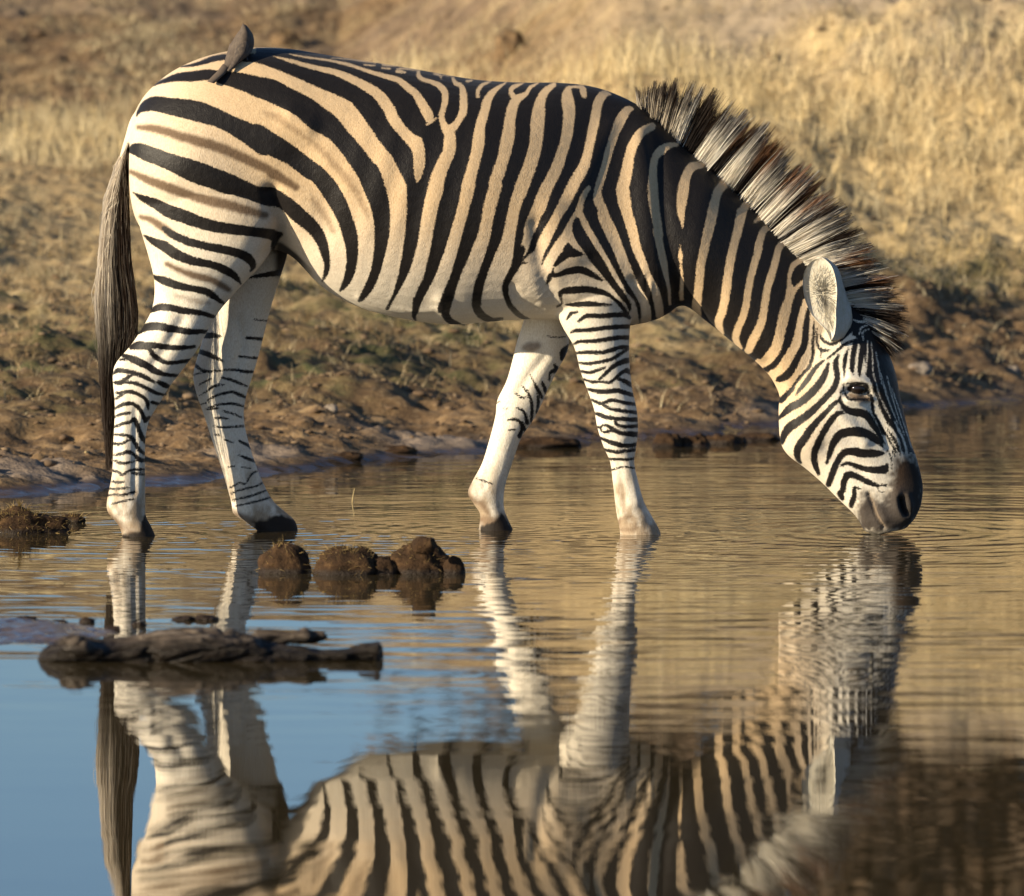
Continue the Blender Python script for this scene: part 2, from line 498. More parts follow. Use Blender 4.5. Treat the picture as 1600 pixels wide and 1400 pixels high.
 join(('Y3', [(1195, 850, 50), (1172, 1000, 50), (1160, 1120, 46), (1170, 1190, 12)])),
 join(('Y3', [(1270, 870, 44), (1245, 1050, 50), (1232, 1200, 24)])),
 join(('Y3', [(840, 790, 16), (870, 840, 26), (940, 880, 32), (1020, 850, 38), (1100, 780, 52), (1160, 730, 50)])),
 join(('Y3', [(805, 720, 10), (805, 800, 18), (822, 900, 25), (860, 940, 30), (925, 945, 22)])),
 join(('Y3', [(852, 950, 14), (850, 1015, 8)])),
 join(('Y3', [(915, 1025, 18), (1010, 950, 25), (1090, 880, 30), (1195, 845, 26)])),
 # curls at the ends of the flank stripes
 join(('Z7', [(330, 1150, 80), (315, 1230, 55), (300, 1300, 30), (315, 1350, 12)])),
 join(('Z7', [(640, 1080, 90), (615, 1200, 75), (620, 1290, 70), (680, 1360, 55), (760, 1395, 30)])),
 join(('Z7', [(930, 1080, 70), (915, 1160, 70), (935, 1240, 75), (990, 1305, 65), (1080, 1345, 45), (1180, 1330, 15)])),
 join(('Z7', [(1370, 640, 80), (1330, 780, 80), (1260, 900, 70), (1215, 1010, 60), (1225, 1110, 50), (1270, 1210, 45), (1360, 1300, 40), (1450, 1340, 15)])),
]

WHITE = [
 # back
 join(('Z2', [(330, 155, 10), (480, 185, 22), (700, 215, 25), (900, 255, 35), (1100, 320, 40), (1280, 375, 50), (1420, 415, 60), (1530, 500, 75), (1600, 560, 80)]),
      ('Z3', [(400, 560, 100), (445, 650, 100), (452, 690, 70)])),
 join(('Z3', [(430, 735, 20), (480, 700, 30), (525, 665, 18)])),
 join(('Z2', [(170, 178, 8), (350, 225, 40), (560, 285, 50), (780, 335, 65), (930, 395, 80), (1080, 470, 90), (1220, 560, 110), (1320, 690, 120), (1390, 830, 115), (1500, 960, 115), (1590, 1050, 130)]),
      ('Z3', [(320, 920, 140), (350, 1030, 125), (350, 1150, 110), (340, 1250, 70), (330, 1315, 12)])),
 join(('Z2', [(-60, 85, 8), (120, 95, 12), (300, 105, 8)])),
 join(('Z2', [(760, 195, 10), (900, 205, 12), (1050, 225, 18), (1200, 245, 14)])),
 join(('Z2', [(1270, 262, 26), (1330, 268, 30), (1400, 275, 18)])),
 join(('Z2', [(1430, 300, 22), (1530, 305, 24), (1600, 315, 14)])),
 join(('Z2', [(1080, 262, 20), (1190, 272, 16)])), join(('Z2', [(1260, 295, 24), (1340, 302, 22)])), join(('Z2', [(1410, 330, 36), (1490, 340, 24)])),
 join(('Z3', [(130, 175, 20), (200, 210, 28)])), join(('Z3', [(180, 170, 18), (280, 185, 18), (350, 195, 8)])),
 join(('Z3', [(500, 225, 20), (560, 240, 30), (570, 275, 14)])), join(('Z3', [(580, 240, 10), (680, 250, 12)])),
 join(('Z3', [(345, 205, 38), (350, 250, 50), (400, 285, 46), (480, 310, 48), (560, 350, 66), (610, 420, 70), (605, 530, 62), (575, 640, 62), (600, 740, 75), (640, 800, 110)])),
 join(('Z3', [(690, 270, 35), (715, 320, 45), (775, 350, 52), (795, 460, 78), (790, 600, 82), (740, 700, 70), (685, 770, 95)])),
 join(('Z3', [(660, 850, 120), (650, 1000, 128), (590, 1130, 138), (540, 1260, 150), (510, 1395, 160)]),
      ('Z7', [(470, 200, 150), (430, 420, 142), (400, 600, 140), (360, 760, 145), (325, 880, 155), (255, 1030, 160), (195, 1170, 200), (160, 1300, 270)])),
 join(('Z3', [(940, 450, 40), (940, 395, 45), (980, 340, 40), (1070, 298, 20)])), join(('Z3', [(830, 300, 30), (880, 290, 20)])),
 join(('Z3', [(1220, 312, 18), (1110, 390, 58), (1040, 480, 88), (1000, 620, 98), (960, 760, 105), (945, 900, 125), (930, 1000, 120), (900, 1120, 118), (870, 1230, 120), (840, 1340, 132)]),
      ('Z7', [(845, 0, 138), (800, 200, 122), (750, 380, 122), (700, 560, 125), (640, 750, 135), (590, 900, 140), (520, 1050, 150), (460, 1180, 170), (440, 1320, 230)])),
 join(('Z3', [(1400, 318, 10), (1300, 355, 48), (1268, 400, 46), (1290, 450, 60)])),
 join(('Z3', [(1540, 318, 18), (1460, 365, 40), (1420, 425, 48), (1330, 480, 95)])),
 join(('Z3', [(1320, 480, 90), (1285, 560, 108), (1260, 680, 112), (1245, 830, 130), (1220, 950, 135), (1190, 1080, 122), (1150, 1200, 128), (1110, 1320, 126)]),
      ('Z7', [(1115, 0, 130), (1060, 200, 132), (1030, 350, 122), (1000, 500, 130), (960, 620, 142), (900, 780, 152), (830, 960, 162), (790, 1130, 190), (770, 1290, 250)])),
 join(('Z4', [(420, 143, 50), (330, 215, 80), (285, 310, 105), (262, 450, 140), (250, 600, 140), (235, 750, 132), (190, 920, 136), (130, 1080, 140), (75, 1230, 136)]),
      ('Z7', [(1375, 0, 130), (1310, 200, 120), (1275, 370, 122), (1240, 550, 132), (1190, 740, 190), (1130, 900, 190), (1090, 1050, 200), (1100, 1190, 260), (1150, 1270, 230), (1260, 1300, 120)])),
 join(('Z4', [(690, 165, 35), (600, 165, 30), (560, 195, 70), (555, 290, 128), (572, 420, 125), (550, 640, 112), (500, 820, 112), (445, 980, 122), (380, 1110, 122), (315, 1245, 130), (265, 1395, 130)]),
      ('Z8', [(255, 230, 115), (205, 370, 130), (170, 470, 110), (182, 565, 12)])),
 join(('Z8', [(145, 500, 60), (138, 570, 85), (118, 650, 75), (88, 720, 45), (72, 770, 8)])),
 join(('Z4', [(690, 155, 30), (708, 190, 68), (722, 250, 58)])),
 join(('Z4', [(985, 238, 20), (925, 235, 80), (880, 285, 95), (855, 350, 98), (825, 500, 100), (790, 660, 95), (755, 820, 90), (710, 970, 110), (640, 1090, 115), (570, 1230, 116), (500, 1370, 116)]),
      ('Z8', [(520, 170, 104), (440, 320, 98), (340, 520, 112), (280, 660, 100), (262, 760, 80), (250, 850, 60)])),
 join(('Z8', [(765, 25, 45), (725, 75, 62), (690, 160, 62), (665, 260, 75), (590, 370, 62), (540, 480, 82), (470, 580, 88), (400, 690, 78), (340, 800, 70), (330, 900, 90)])),
 join(('Z8', [(680, 260, 50), (720, 370, 70), (760, 460, 78), (820, 570, 80), (885, 690, 86), (960, 820, 92), (1040, 960, 92), (1110, 1080, 88), (1190, 1160, 62), (1245, 1205, 15)])),
 join(('Z4', [(1200, 385, 40), (1150, 400, 85), (1080, 510, 105), (1030, 620, 92), (970, 800, 86), (930, 950, 80), (895, 1070, 85), (860, 1190, 82), (860, 1290, 100), (910, 1395, 95)]),
      ('Z8', [(915, 300, 118), (990, 470, 130), (1045, 600, 116), (1120, 780, 110), (1180, 920, 100), (1240, 1030, 92), (1320, 1170, 100), (1345, 1300, 110), (1330, 1400, 110)])),
 join(('Z4', [(1400, 560, 80), (1290, 630, 92), (1210, 740, 100), (1170, 860, 100), (1150, 980, 112), (1125, 1100, 120), (1105, 1200, 130), (1125, 1330, 130)]),
      ('Z8', [(1110, 60, 130), (1140, 240, 112), (1200, 450, 100), (1245, 630, 90), (1310, 790, 78), (1355, 900, 62), (1420, 1040, 80), (1465, 1200, 95), (1480, 1300, 90)])),
 join(('Y1', [(370, 295, 40), (300, 300, 62), (225, 340, 90), (155, 420, 82), (130, 560, 95), (125, 720, 115), (130, 850, 120), (155, 1020, 106), (185, 1200, 95)]),
      ('Y2', [(165, 200, 100), (195, 350, 92), (225, 500, 90), (258, 650, 62), (285, 800, 45), (300, 930, 40)])),
 join(('Y1', [(620, 500, 60), (530, 510, 90), (480, 570, 92), (450, 650, 100), (430, 760, 115), (415, 880, 100), (410, 970, 76), (420, 1060, 40), (428, 1140, 6)])),
 join(('Y2', [(398, 340, 10), (405, 450, 42), (410, 560, 24), (420, 680, 34), (415, 800, 45), (415, 880, 45)])),
 join(('Y1', [(850, 680, 100), (780, 760, 95), (750, 850, 100), (720, 980, 110), (685, 1120, 100), (660, 1240, 100)]),
      ('Y2', [(735, 0, 100), (680, 200, 106), (640, 370, 96), (605, 550, 90), (595, 700, 85), (580, 850, 86), (565, 960, 95), (590, 1060, 50)])),
 join(('Y1', [(1070, 880, 80), (1030, 960, 88), (1000, 1080, 86), (975, 1200, 86)]),
      ('Y2', [(1015, 0, 86), (985, 170, 86), (945, 330, 86), (910, 480, 90), (885, 620, 90), (865, 760, 95), (845, 900, 90), (815, 1020, 90), (785, 1110, 86), (815, 1220, 55)])),
 join(('Y1', [(1140, 1075, 15), (1180, 1040, 50), (1220, 1000, 60)])),
 join(('Y1', [(1330, 1110, 60), (1240, 1150, 70), (1195, 1270, 80), (1175, 1390, 80)]),
      ('Y2', [(1150, 500, 76), (1110, 650, 76), (1080, 800, 75), (1060, 940, 75), (1020, 1080, 76), (970, 1200, 78), (960, 1290, 70), (1010, 1370, 35)])),
 join(('Y2', [(1470, 270, 85), (1395, 360, 72), (1360, 480, 76), (1320, 620, 76), (1280, 750, 80), (1255, 880, 76), (1235, 1020, 78), (1200, 1150, 90), (1130, 1290, 92), (1085, 1390, 80)])),
 join(('Y3', [(640, 40, 70), (575, 95, 58), (540, 170, 42), (530, 260, 46), (550, 330, 70)])),
 join(('Y3', [(680, 250, 40), (610, 310, 42), (560, 360, 80)])),
 join(('Y3', [(550, 350, 100), (530, 430, 90), (490, 560, 110), (461, 680, 106), (435, 800, 100), (400, 920, 110), (330, 1020, 110), (260, 1080, 90), (215, 1060, 60)])),
 join(('Y3', [(690, 440, 40), (672, 560, 78), (642, 680, 80), (620, 800, 82), (590, 900, 92), (530, 1010, 100), (470, 1110, 110), (400, 1180, 108), (350, 1180, 70)])),
]
# pale lines over the dark forehead and nose
FACE_DARK = join(('Y3', [(1170, 800), (1130, 640), (1100, 520), (1180, 470), (1350, 560), (1480, 760), (1680, 1150), (1800, 1395)]), ('H', [(1360, 500), (1480, 900), (1500, 1000), (1400, 1000), (1290, 850), (1200, 760), (1190, 650), (1110, 480), (1050, 340), (1010, 200), (980, 180)]), ('Y3', [(1280, 1000), (1200, 800)]))
FACE_PALE = [
 join(('H', [(1060, 350, 10), (1085, 420, 24), (1090, 470, 26), (1130, 560, 16), (1190, 660, 18), (1235, 730, 32), (1290, 830, 32), (1330, 980, 24)])),
 join(('H', [(1195, 730, 12), (1230, 810, 32), (1275, 940, 12)])),
 join(('H', [(1255, 630, 8), (1310, 740, 26), (1370, 880, 30), (1395, 985, 20)])),
 join(('H', [(1060, 190, 8), (1085, 300, 10), (1140, 440, 9), (1215, 590, 7)])),
 join(('H', [(1125, 150, 7), (1165, 330, 10), (1225, 500, 9), (1290, 650, 6)])),
 join(('H', [(1190, 180, 6), (1230, 350, 9), (1290, 560, 8), (1360, 760, 6)])),
 join(('H', [(1240, 300, 5), (1300, 480, 7), (1380, 720, 6), (1440, 900, 5)])),
 join(('H', [(1160, 850, 8), (1195, 930, 26), (1215, 1030, 22), (1225, 1120, 30)])),
 join(('Y3', [(1315, 850, 8), (1312, 1000, 12), (1300, 1150, 8)])),
 join(('Y3', [(1355, 870, 6), (1365, 1020, 10), (1375, 1200, 7)])),
 join(('Y3', [(1400, 960, 5), (1425, 1100, 9), (1450, 1280, 6)])),
 join(('Y3', [(1180, 640, 8), (1240, 660, 18), (1330, 640, 22)])), join(('Y3', [(1230, 780, 12), (1250, 720, 14), (1320, 690, 12)])),
 join(('Y3', [(1275, 840, 10), (1270, 760, 12), (1330, 730, 8)])),
]
FACE_LINES = [join(('Y4', [(930, -20, 20), (1010, 120, 26), (1065, 235, 24)])), join(('Y4', [(1000, -10, 34), (1070, 130, 36), (1130, 275, 20)])), join(('Y4', [(1085, -10, 42), (1155, 140, 38), (1195, 270, 22)])),
              join(('Y4', [(960, 215, 22), (1000, 330, 12), (1010, 480, 8)])), join(('Y4', [(1020, 220, 20), (1060, 330, 12), (1070, 460, 8)]))]
# far legs have a pattern of their own on the side we see
FAR_BLACK = [
 join(('Y5', [(690, 795, 50), (780, 795, 50), (865, 805, 20)])), join(('Y5', [(650, 955, 40), (740, 985, 45), (820, 1020, 35), (890, 1052, 10)])),
 join(('Y5', [(610, 1095, 30), (680, 1140, 20), (770, 1155, 15), (900, 1140, 10), (1000, 1140, 20), (1100, 1155, 25), (1210, 1160, 20)])),
 join(('Y5', [(590, 1195, 6), (660, 1170, 10), (760, 1160, 8)])), join(('Y5', [(1130, 818, 20), (1290, 832, 30)])),
 join(('Y5', [(1050, 1008, 12), (1240, 1022, 20)])), join(('Y5', [(1200, 638, 5), (1360, 652, 12)])),
 join(('Y5', [(1140, 215, 14), (1300, 190, 40), (1500, 160, 60)])),  # dark crotch stroke, mostly shade put into the coat
 join(('Y6', [(180, 96, 5), (270, 45, 18), (340, 15, 10)])), join(('Y6', [(480, 0, 18), (600, 30, 30), (700, 70, 30), (810, 115, 15)])),
 join(('Y6', [(185, 232, 6), (260, 195, 10), (330, 140, 25), (420, 100, 20), (510, 98, 6)])),
 join(('Y6', [(295, 292, 18), (400, 240, 25), (500, 210, 25), (620, 190, 30), (720, 230, 35), (820, 270, 20)])),
 join(('Y6', [(200, 356, 7), (310, 318, 6)])), join(('Y6', [(315, 392, 18), (420, 360, 20), (520, 345, 25), (640, 345, 25), (770, 380, 14)])),
 join(('Y6', [(265, 416, 10), (370, 410, 25), (430, 402, 12)])), join(('Y6', [(480, 428, 10), (560, 460, 20), (640, 480, 15), (740, 525, 12)])),
 join(('Y6', [(385, 533, 14), (470, 530, 22), (570, 550, 10)])), join(('Y6', [(365, 638, 7), (450, 650, 20), (560, 650, 22), (760, 638, 20)])),
 join(('Y6', [(385, 750, 12), (450, 757, 10)])), join(('Y6', [(515, 818, 10), (630, 857, 7)])), join(('Y6', [(710, 835, 22), (800, 880, 35), (870, 930, 28)])),
 join(('Y6', [(690, 1015, 7), (800, 1060, 30), (920, 1105, 28)])), join(('Y6', [(555, 1178, 6), (650, 1163, 7)])), join(('Y6', [(730, 1178, 7), (850, 1192, 11)])),
 join(('N', [(830, 358, 5), (880, 335, 5), (905, 340, 4), (940, 290, 6), (985, 265, 5)])), join(('N', [(838, 388, 7), (880, 370, 6), (960, 350, 6), (1010, 325, 5)])),
 join(('N', [(845, 420, 5), (940, 398, 8), (1020, 368, 7)])), join(('N', [(860, 450, 4), (950, 430, 7), (1040, 405, 6)])),
 join(('Y7', [(1345, 320, 30), (1280, 400, 70), (1270, 480, 60)])), join(('Y7', [(1170, 555, 16), (1195, 620, 50), (1120, 660, 30), (1105, 750, 16)])),
 join(('Y7', [(765, 825, 8), (830, 900, 25), (870, 980, 30), (890, 1080, 30), (890, 1180, 35), (880, 1270, 20)])),
 join(('Y7', [(868, 685, 6), (920, 790, 20), (970, 880, 35), (1015, 970, 30)])), join(('Y7', [(1015, 775, 16), (1050, 860, 40), (1060, 910, 28)])),
 join(('Y7', [(958, 915, 12), (970, 1000, 25), (960, 1100, 25), (942, 1170, 12)])), join(('Y7', [(675, 910, 8), (760, 970, 20), (810, 970, 8)])),
 join(('Y7', [(685, 1098, 8), (750, 1115, 20), (800, 1170, 30), (830, 1290, 40)])), join(('Y7', [(615, 1248, 6), (700, 1250, 25), (770, 1300, 35), (805, 1395, 30)])),
 join(('Y7', [(595, 1380, 6), (670, 1370, 14)])), join(('Y7', [(1080, 200, 6), (1200, 220, 9), (1310, 208, 8)])),
 join(('Y7', [(455, 1040, 12), (495, 1018, 8)])), join(('Y7', [(550, 1105, 8), (605, 1108, 6)])),
 join(('E', [(620, 1045, 6), (660, 1038, 9), (690, 1075, 14), (678, 1125, 20)])), join(('O', [(460, 312, 4), (500, 325, 5), (540, 340, 4)])),
]
# brown shadow stripes between the black ones
BROWN = [
 join(('H', [(830, 372, 44), (910, 396, 62), (1005, 405, 46)])),
 join(('Z1', [(170, 825, 30), (300, 835, 55), (450, 870, 66), (600, 920, 70), (800, 975, 80), (980, 1030, 80), (1150, 1100, 80), (1300, 1170, 76), (1450, 1240, 70), (1590, 1320, 62)]), ('Z6', [(150, 130, 80), (280, 200, 66), (400, 280, 45)])),
 join(('Z5', [(95, 118, 28), (250, 190, 58), (450, 260, 76), (650, 330, 80), (850, 400, 84), (1050, 450, 76), (1250, 505, 64), (1430, 545, 40)])),
 join(('Z5', [(190, 570, 22), (300, 600, 42), (420, 680, 58), (500, 740, 60)])),
 join(('Z5', [(450, 1040, 22), (600, 1110, 38), (750, 1160, 52), (880, 1195, 52), (980, 1240, 46), (1070, 1295, 34)])),
]
FAINT = [
 join(('Z2', [(100, 740, 30), (220, 800, 66), (330, 880, 40), (450, 960, 34), (560, 1040, 40)])),
 join(('Z2', [(600, 1070, 40), (680, 1140, 55), (760, 1240, 65), (850, 1340, 60)]), ('Z6', [(850, 120, 60), (950, 240, 60), (1030, 360, 56), (1080, 480, 44), (1120, 560, 24)])),
 join(('Z6', [(560, 400, 40), (640, 520, 60), (720, 640, 50), (760, 720, 30)])),
 join(('Y5', [(400, 385, 14), (480, 410, 26), (620, 450, 38), (740, 470, 24)])),
 join(('Y4', [(700, 840, 20), (740, 900, 30)])),
]
MUZZLE = join(('Y4', [(1090, 330), (1240, 290), (1460, 430), (1480, 700), (1480, 1000), (1340, 1200), (1240, 1330), (600, 1350), (500, 1200), (540, 1100), (545, 950), (620, 850), (700, 800), (800, 880), (900, 930), (960, 800), (1000, 600)]))
NOSTRIL = join(('Y4', [(1105, 870, 50), (1130, 960, 80), (1165, 1040, 80), (1205, 1095, 40)]))
HOOF = [join(('N', [(280, 640), (285, 598), (380, 575), (405, 480), (450, 560), (480, 620), (480, 740), (280, 740)])),
        join(('N', [(950, 560), (945, 525), (1010, 520), (1090, 488), (1185, 545), (1190, 660), (950, 660)])),
        join(('O', [(455, 600), (480, 552), (550, 532), (590, 480), (650, 560), (660, 660), (455, 660)]))]
STAIN = [join(('N', [(845, 470, 20), (870, 500, 36), (940, 520, 30)])), join(('N', [(205, 480, 14), (235, 500, 20), (300, 560, 34), (340, 590, 40)])),
         join(('O', [(430, 345, 26), (425, 390, 30), (450, 425, 14), (490, 440, 24), (530, 500, 16)])), join(('O', [(500, 530, 60), (590, 530, 50)])),
         join(('O', [(1168, 545, 14), (1185, 515, 10), (1235, 503, 6)])), join(('O', [(1165, 572, 12), (1200, 568, 10), (1250, 566, 12), (1265, 540, 5)])), join(('Y7', [(800, 350, 70), (880, 345, 120), (950, 320, 80)]))]

def stroke_sd(P, stroke, n=5):
    """signed distance (px, negative inside) of points to one tapered stroke, clipped at +12"""
    S = catmull(stroke, n) if len(stroke) > 2 else np.asarray(stroke, float)
    S = S.copy()
    S[:, 2] = np.maximum(S[:, 2], 0.3)
    out = np.full(len(P), 12.0)
    lo = S[:, :2].min(0) - S[:, 2].max() / 2 - 12
    hi = S[:, :2].max(0) + S[:, 2].max() / 2 + 12
    m = np.nonzero((P[:, 0] > lo[0]) & (P[:, 0] < hi[0]) & (P[:, 1] > lo[1]) & (P[:, 1] < hi[1]))[0]
    if len(m) == 0: return out
    Q = P[m]
    d = np.full(len(m), 12.0)
    for a, b in zip(S[:-1], S[1:]):
        e = b[:2] - a[:2]
        L2 = e @ e
        if L2 < 1e-9: continue
        t = np.clip(((Q - a[:2]) @ e) / L2, 0, 1)
        dd = np.hypot(Q[:, 0] - a[0] - t * e[0], Q[:, 1] - a[1] - t * e[1]) - (a[2] + t * (b[2] - a[2])) / 2
        d = np.minimum(d, dd)
    out[m] = d
    return out

def poly_sd(P, poly, clip=12.0):
    V = np.asarray(poly, float)[:, :2]
    d = np.full(len(P), 1e9)
    inside = np.zeros(len(P), bool)
    for a, b in zip(V, np.roll(V, -1, 0)):
        e = b - a
        t = np.clip(((P - a) @ e) / max(e @ e, 1e-9), 0, 1)
        d = np.minimum(d, np.hypot(P[:, 0] - a[0] - t * e[0], P[:, 1] - a[1] - t * e[1]))
        c = ((a[1] > P[:, 1]) != (b[1] > P[:, 1]))
        with np.errstate(divide='ignore', invalid='ignore'):
            xi = (b[0] - a[0]) * (P[:, 1] - a[1]) / (b[1] - a[1]) + a[0]
        inside ^= c & (P[:, 0] < xi)
    return np.clip(np.where(inside, -d, d), -clip, clip)

def coat_field(P):
    f = np.full(len(P), 12.0)
    f = np.minimum(f, poly_sd(P, BASE))
    for s in WHITE: f = np.maximum(f, -stroke_sd(P, s))
    # black strokes of the shoulder, haunch, legs and head go on top of both
    for s in BLACK: f = np.minimum(f, stroke_sd(P, s))
    f = np.minimum(f, poly_sd(P, FACE_DARK))
    for s in FACE_PALE: f = np.maximum(f, -stroke_sd(P, [(a, b, max(w * 1.25, w + .9)) for a, b, w in s]))
    for s in FACE_LINES: f = np.minimum(f, stroke_sd(P, s))
    return f

# ================================================================== ZEBRA BODY
def spine_y(px):
    px = np.asarray(px, float)
    return -0.055 + (px - 220.0) * 0.12 / 1180.0 - .00030 * np.maximum(px - 985.0, 0)

def sec(tx, ty, bx, by, hw, dy=0.0, egg=0.0):
    return (tx, ty, bx, by, spine_y((tx + bx) / 2) + dy, hw, egg)

torso = [sec(203, 222, 202, 285, .04), sec(207, 188, 206, 320, .11), sec(219, 160, 216, 350, .17), sec(238, 136, 236, 372, .205),
         sec(270, 111, 268, 388, .235), sec(310, 92, 308, 392, .25), sec(350, 81, 350, 392, .258), sec(400, 74, 402, 389, .262),
         sec(450, 76, 452, 398, .268), sec(500, 84, 502, 447, .278), sec(550, 92, 552, 476, .288), sec(600, 100, 602, 492, .298),
         sec(660, 110, 660, 503, .304), sec(715, 120, 715, 507, .304), sec(760, 126, 760, 503, .298), sec(820, 129, 820, 499, .28, 0, -.08),
         sec(870, 129, 868, 500, .262, 0, -.2), sec(920, 134, 912, 503, .236, 0, -.3), sec(960, 146, 952, 508, .216, 0, -.34), sec(1000, 166, 990, 508, .207, 0, -.34),
         sec(1030, 190, 1030, 497, .184, 0, -.3), sec(1056, 214, 1058, 478, .14, 0, -.3), sec(1072, 240, 1072, 440, .07)]
neck = [sec(960, 190, 950, 470, .12, 0, -.3), sec(990, 163, 990, 490, .17, 0, -.34), sec(1026, 190, 1040, 486, .186, 0, -.3), sec(1060, 222, 1070, 478, .178, 0, -.28), sec(1103, 256, 1100, 499, .164, 0, -.26), sec(1140, 290, 1130, 523, .15, 0, -.26),
        sec(1173, 318, 1158, 546, .13, 0, -.34), sec(1203, 352, 1182, 566, .12, 0, -.32), sec(1230, 380, 1203, 588, .11, 0, -.3),
        sec(1262, 408, 1216, 612, .098, 0, -.3), sec(1300, 440, 1226, 640, .09, 0, -.1), sec(1330, 480, 1260, 650, .07)]
head = [sec(1318, 452, 1262, 520, .05), sec(1336, 470, 1236, 560, .075), sec(1352, 488, 1222, 596, .09, 0, .1), sec(1374, 520, 1217, 632, .106, 0, .0), sec(1390, 555, 1217, 662, .115, 0, .06),
        sec(1400, 585, 1220, 692, .114, 0, .04), sec(1407, 620, 1232, 712, .104, 0, 0), sec(1415, 655, 1256, 730, .09, 0, -.05), sec(1423, 690, 1284, 754, .078, 0, -.1),
        sec(1432, 715, 1308, 778, .068, 0, -.1), sec(1439, 742, 1328, 797, .064, 0, -.05), sec(1442, 765, 1338, 808, .066, 0, 0), sec(1439, 788, 1345, 820, .066, 0, .0),
        sec(1430, 809, 1352, 830, .058), sec(1416, 825, 1366, 835, .042)]
NH, FH, NF, FF = -.113, .101, -.105, .105     # legs, offset from the spine
hind_n = [sec(225, 190, 470, 225, .06, NH + .03), sec(212, 245, 480, 285, .11, NH), sec(208, 300, 468, 340, .13, NH), sec(216, 346, 441, 365, .125, NH), sec(231, 397, 410, 412, .112, NH - .005),
          sec(241, 440, 378, 446, .084, NH - .005), sec(238, 481, 342, 487, .07, NH), sec(220, 516, 322, 522, .07, NH), sec(203, 541, 306, 550, .062, NH),
          sec(182, 566, 285, 578, .056, NH), sec(176, 588, 264, 606, .052, NH), sec(179, 625, 248, 632, .046, NH), sec(179, 655, 233, 658, .04, NH),
          sec(177, 690, 227, 692, .037, NH), sec(175, 740, 227, 745, .037, NH), sec(167, 782, 227, 784, .042, NH), sec(169, 801, 228, 806, .043, NH),
          sec(185, 820, 236, 822, .045, NH), sec(191, 838, 244, 841, .052, NH), sec(190, 856, 248, 856, .054, NH)]
hind_f = [sec(300, 250, 455, 270, .07, FH - .02), sec(330, 330, 460, 340, .09, FH), sec(340, 400, 449, 398, .09, FH), sec(334, 450, 435, 442, .082, FH), sec(325, 495, 421, 488, .07, FH), sec(312, 545, 407, 545, .06, FH),
          sec(302, 584, 394, 590, .055, FH), sec(306, 612, 385, 618, .05, FH), sec(316, 641, 381, 650, .045, FH), sec(331, 687, 387, 685, .04, FH),
          sec(350, 744, 405, 740, .037, FH), sec(361, 784, 425, 780, .042, FH), sec(365, 803, 446, 800, .042, FH), sec(386, 817, 461, 814, .044, FH),
          sec(405, 832, 466, 831, .05, FH), sec(406, 848, 469, 846, .052, FH)]
fore_n = [sec(900, 240, 985, 250, .05, NF + .03), sec(868, 320, 1005, 330, .085, NF + .005), sec(853, 400, 1003, 415, .098, NF), sec(866, 467, 990, 478, .092, NF), sec(876, 505, 985, 506, .083, NF),
          sec(897, 542, 983, 549, .07, NF), sec(906, 577, 985, 582, .062, NF), sec(916, 605, 988, 608, .055, NF), sec(928, 639, 995, 640, .052, NF),
          sec(933, 667, 997, 672, .05, NF), sec(943, 698, 994, 700, .042, NF), sec(953, 721, 991, 722, .036, NF), sec(957, 750, 996, 748, .035, NF),
          sec(961, 785, 1006, 783, .038, NF), sec(964, 806, 1017, 804, .042, NF), sec(968, 827, 1030, 827, .05, NF), sec(969, 846, 1036, 846, .052, NF)]
fore_f = [sec(830, 430, 890, 430, .07, FF - .03), sec(826, 470, 893, 478, .08, FF), sec(819, 499, 888, 512, .072, FF), sec(808, 533, 888, 545, .066, FF), sec(800, 565, 873, 575, .06, FF), sec(791, 596, 858, 604, .054, FF),
          sec(777, 625, 844, 636, .05, FF), sec(774, 650, 832, 658, .048, FF), sec(764, 689, 814, 685, .04, FF), sec(753, 724, 801, 722, .036, FF),
          sec(738, 752, 791, 752, .038, FF), sec(731, 770, 788, 768, .04, FF), sec(740, 787, 787, 790, .038, FF), sec(750, 803, 791, 805, .042, FF),
          sec(749, 820, 797, 818, .046, FF), sec(747, 832, 802, 830, .05, FF), sec(746, 846, 804, 846, .052, FF)]
dock = [sec(216, 168, 226, 182, .03), sec(204, 186, 218, 196, .03), sec(196, 212, 208, 218, .027), sec(187, 245, 200, 250, .023), sec(181, 275, 195, 279, .018), sec(178, 305, 188, 307, .012)]
shells = [loft(torso, 56, 4, 2.15), loft(neck, 40, 4, 2.0), loft(head, 44, 4, 2.1), loft(hind_n, 36, 4), loft(hind_f, 32, 4),
          loft(fore_n, 36, 4), loft(fore_f, 32, 4), loft(dock, 20, 3)]
zco, zF, zE = remesh(*merge(shells), 0.0052)

LEGW = 1.0
def pattern_uv(P):
    """markings are laid out in side view and mirrored on the off side of the animal"""
    X = 800 + (P[:, 0]) * FPX / D0
    yc = spine_y(X)
    q = P.copy()
    q[:, 1] = yc - np.abs(P[:, 1] - yc)
    return np.stack(project(q), 1)

# melt the seams between the shells, keep the slim parts
px, py = project(zco)
soft = np.where((px < 1130) & (py < 470), 1.0, 0.0) * smoothstep(1130, 1040, px) * smoothstep(490, 420, py)
zco = laplace(zco, zE, 5, 1.0)
zco = laplace(zco, zE, 26, np.clip(soft, 0, 1))
nrm = vnormals(zco, zF)

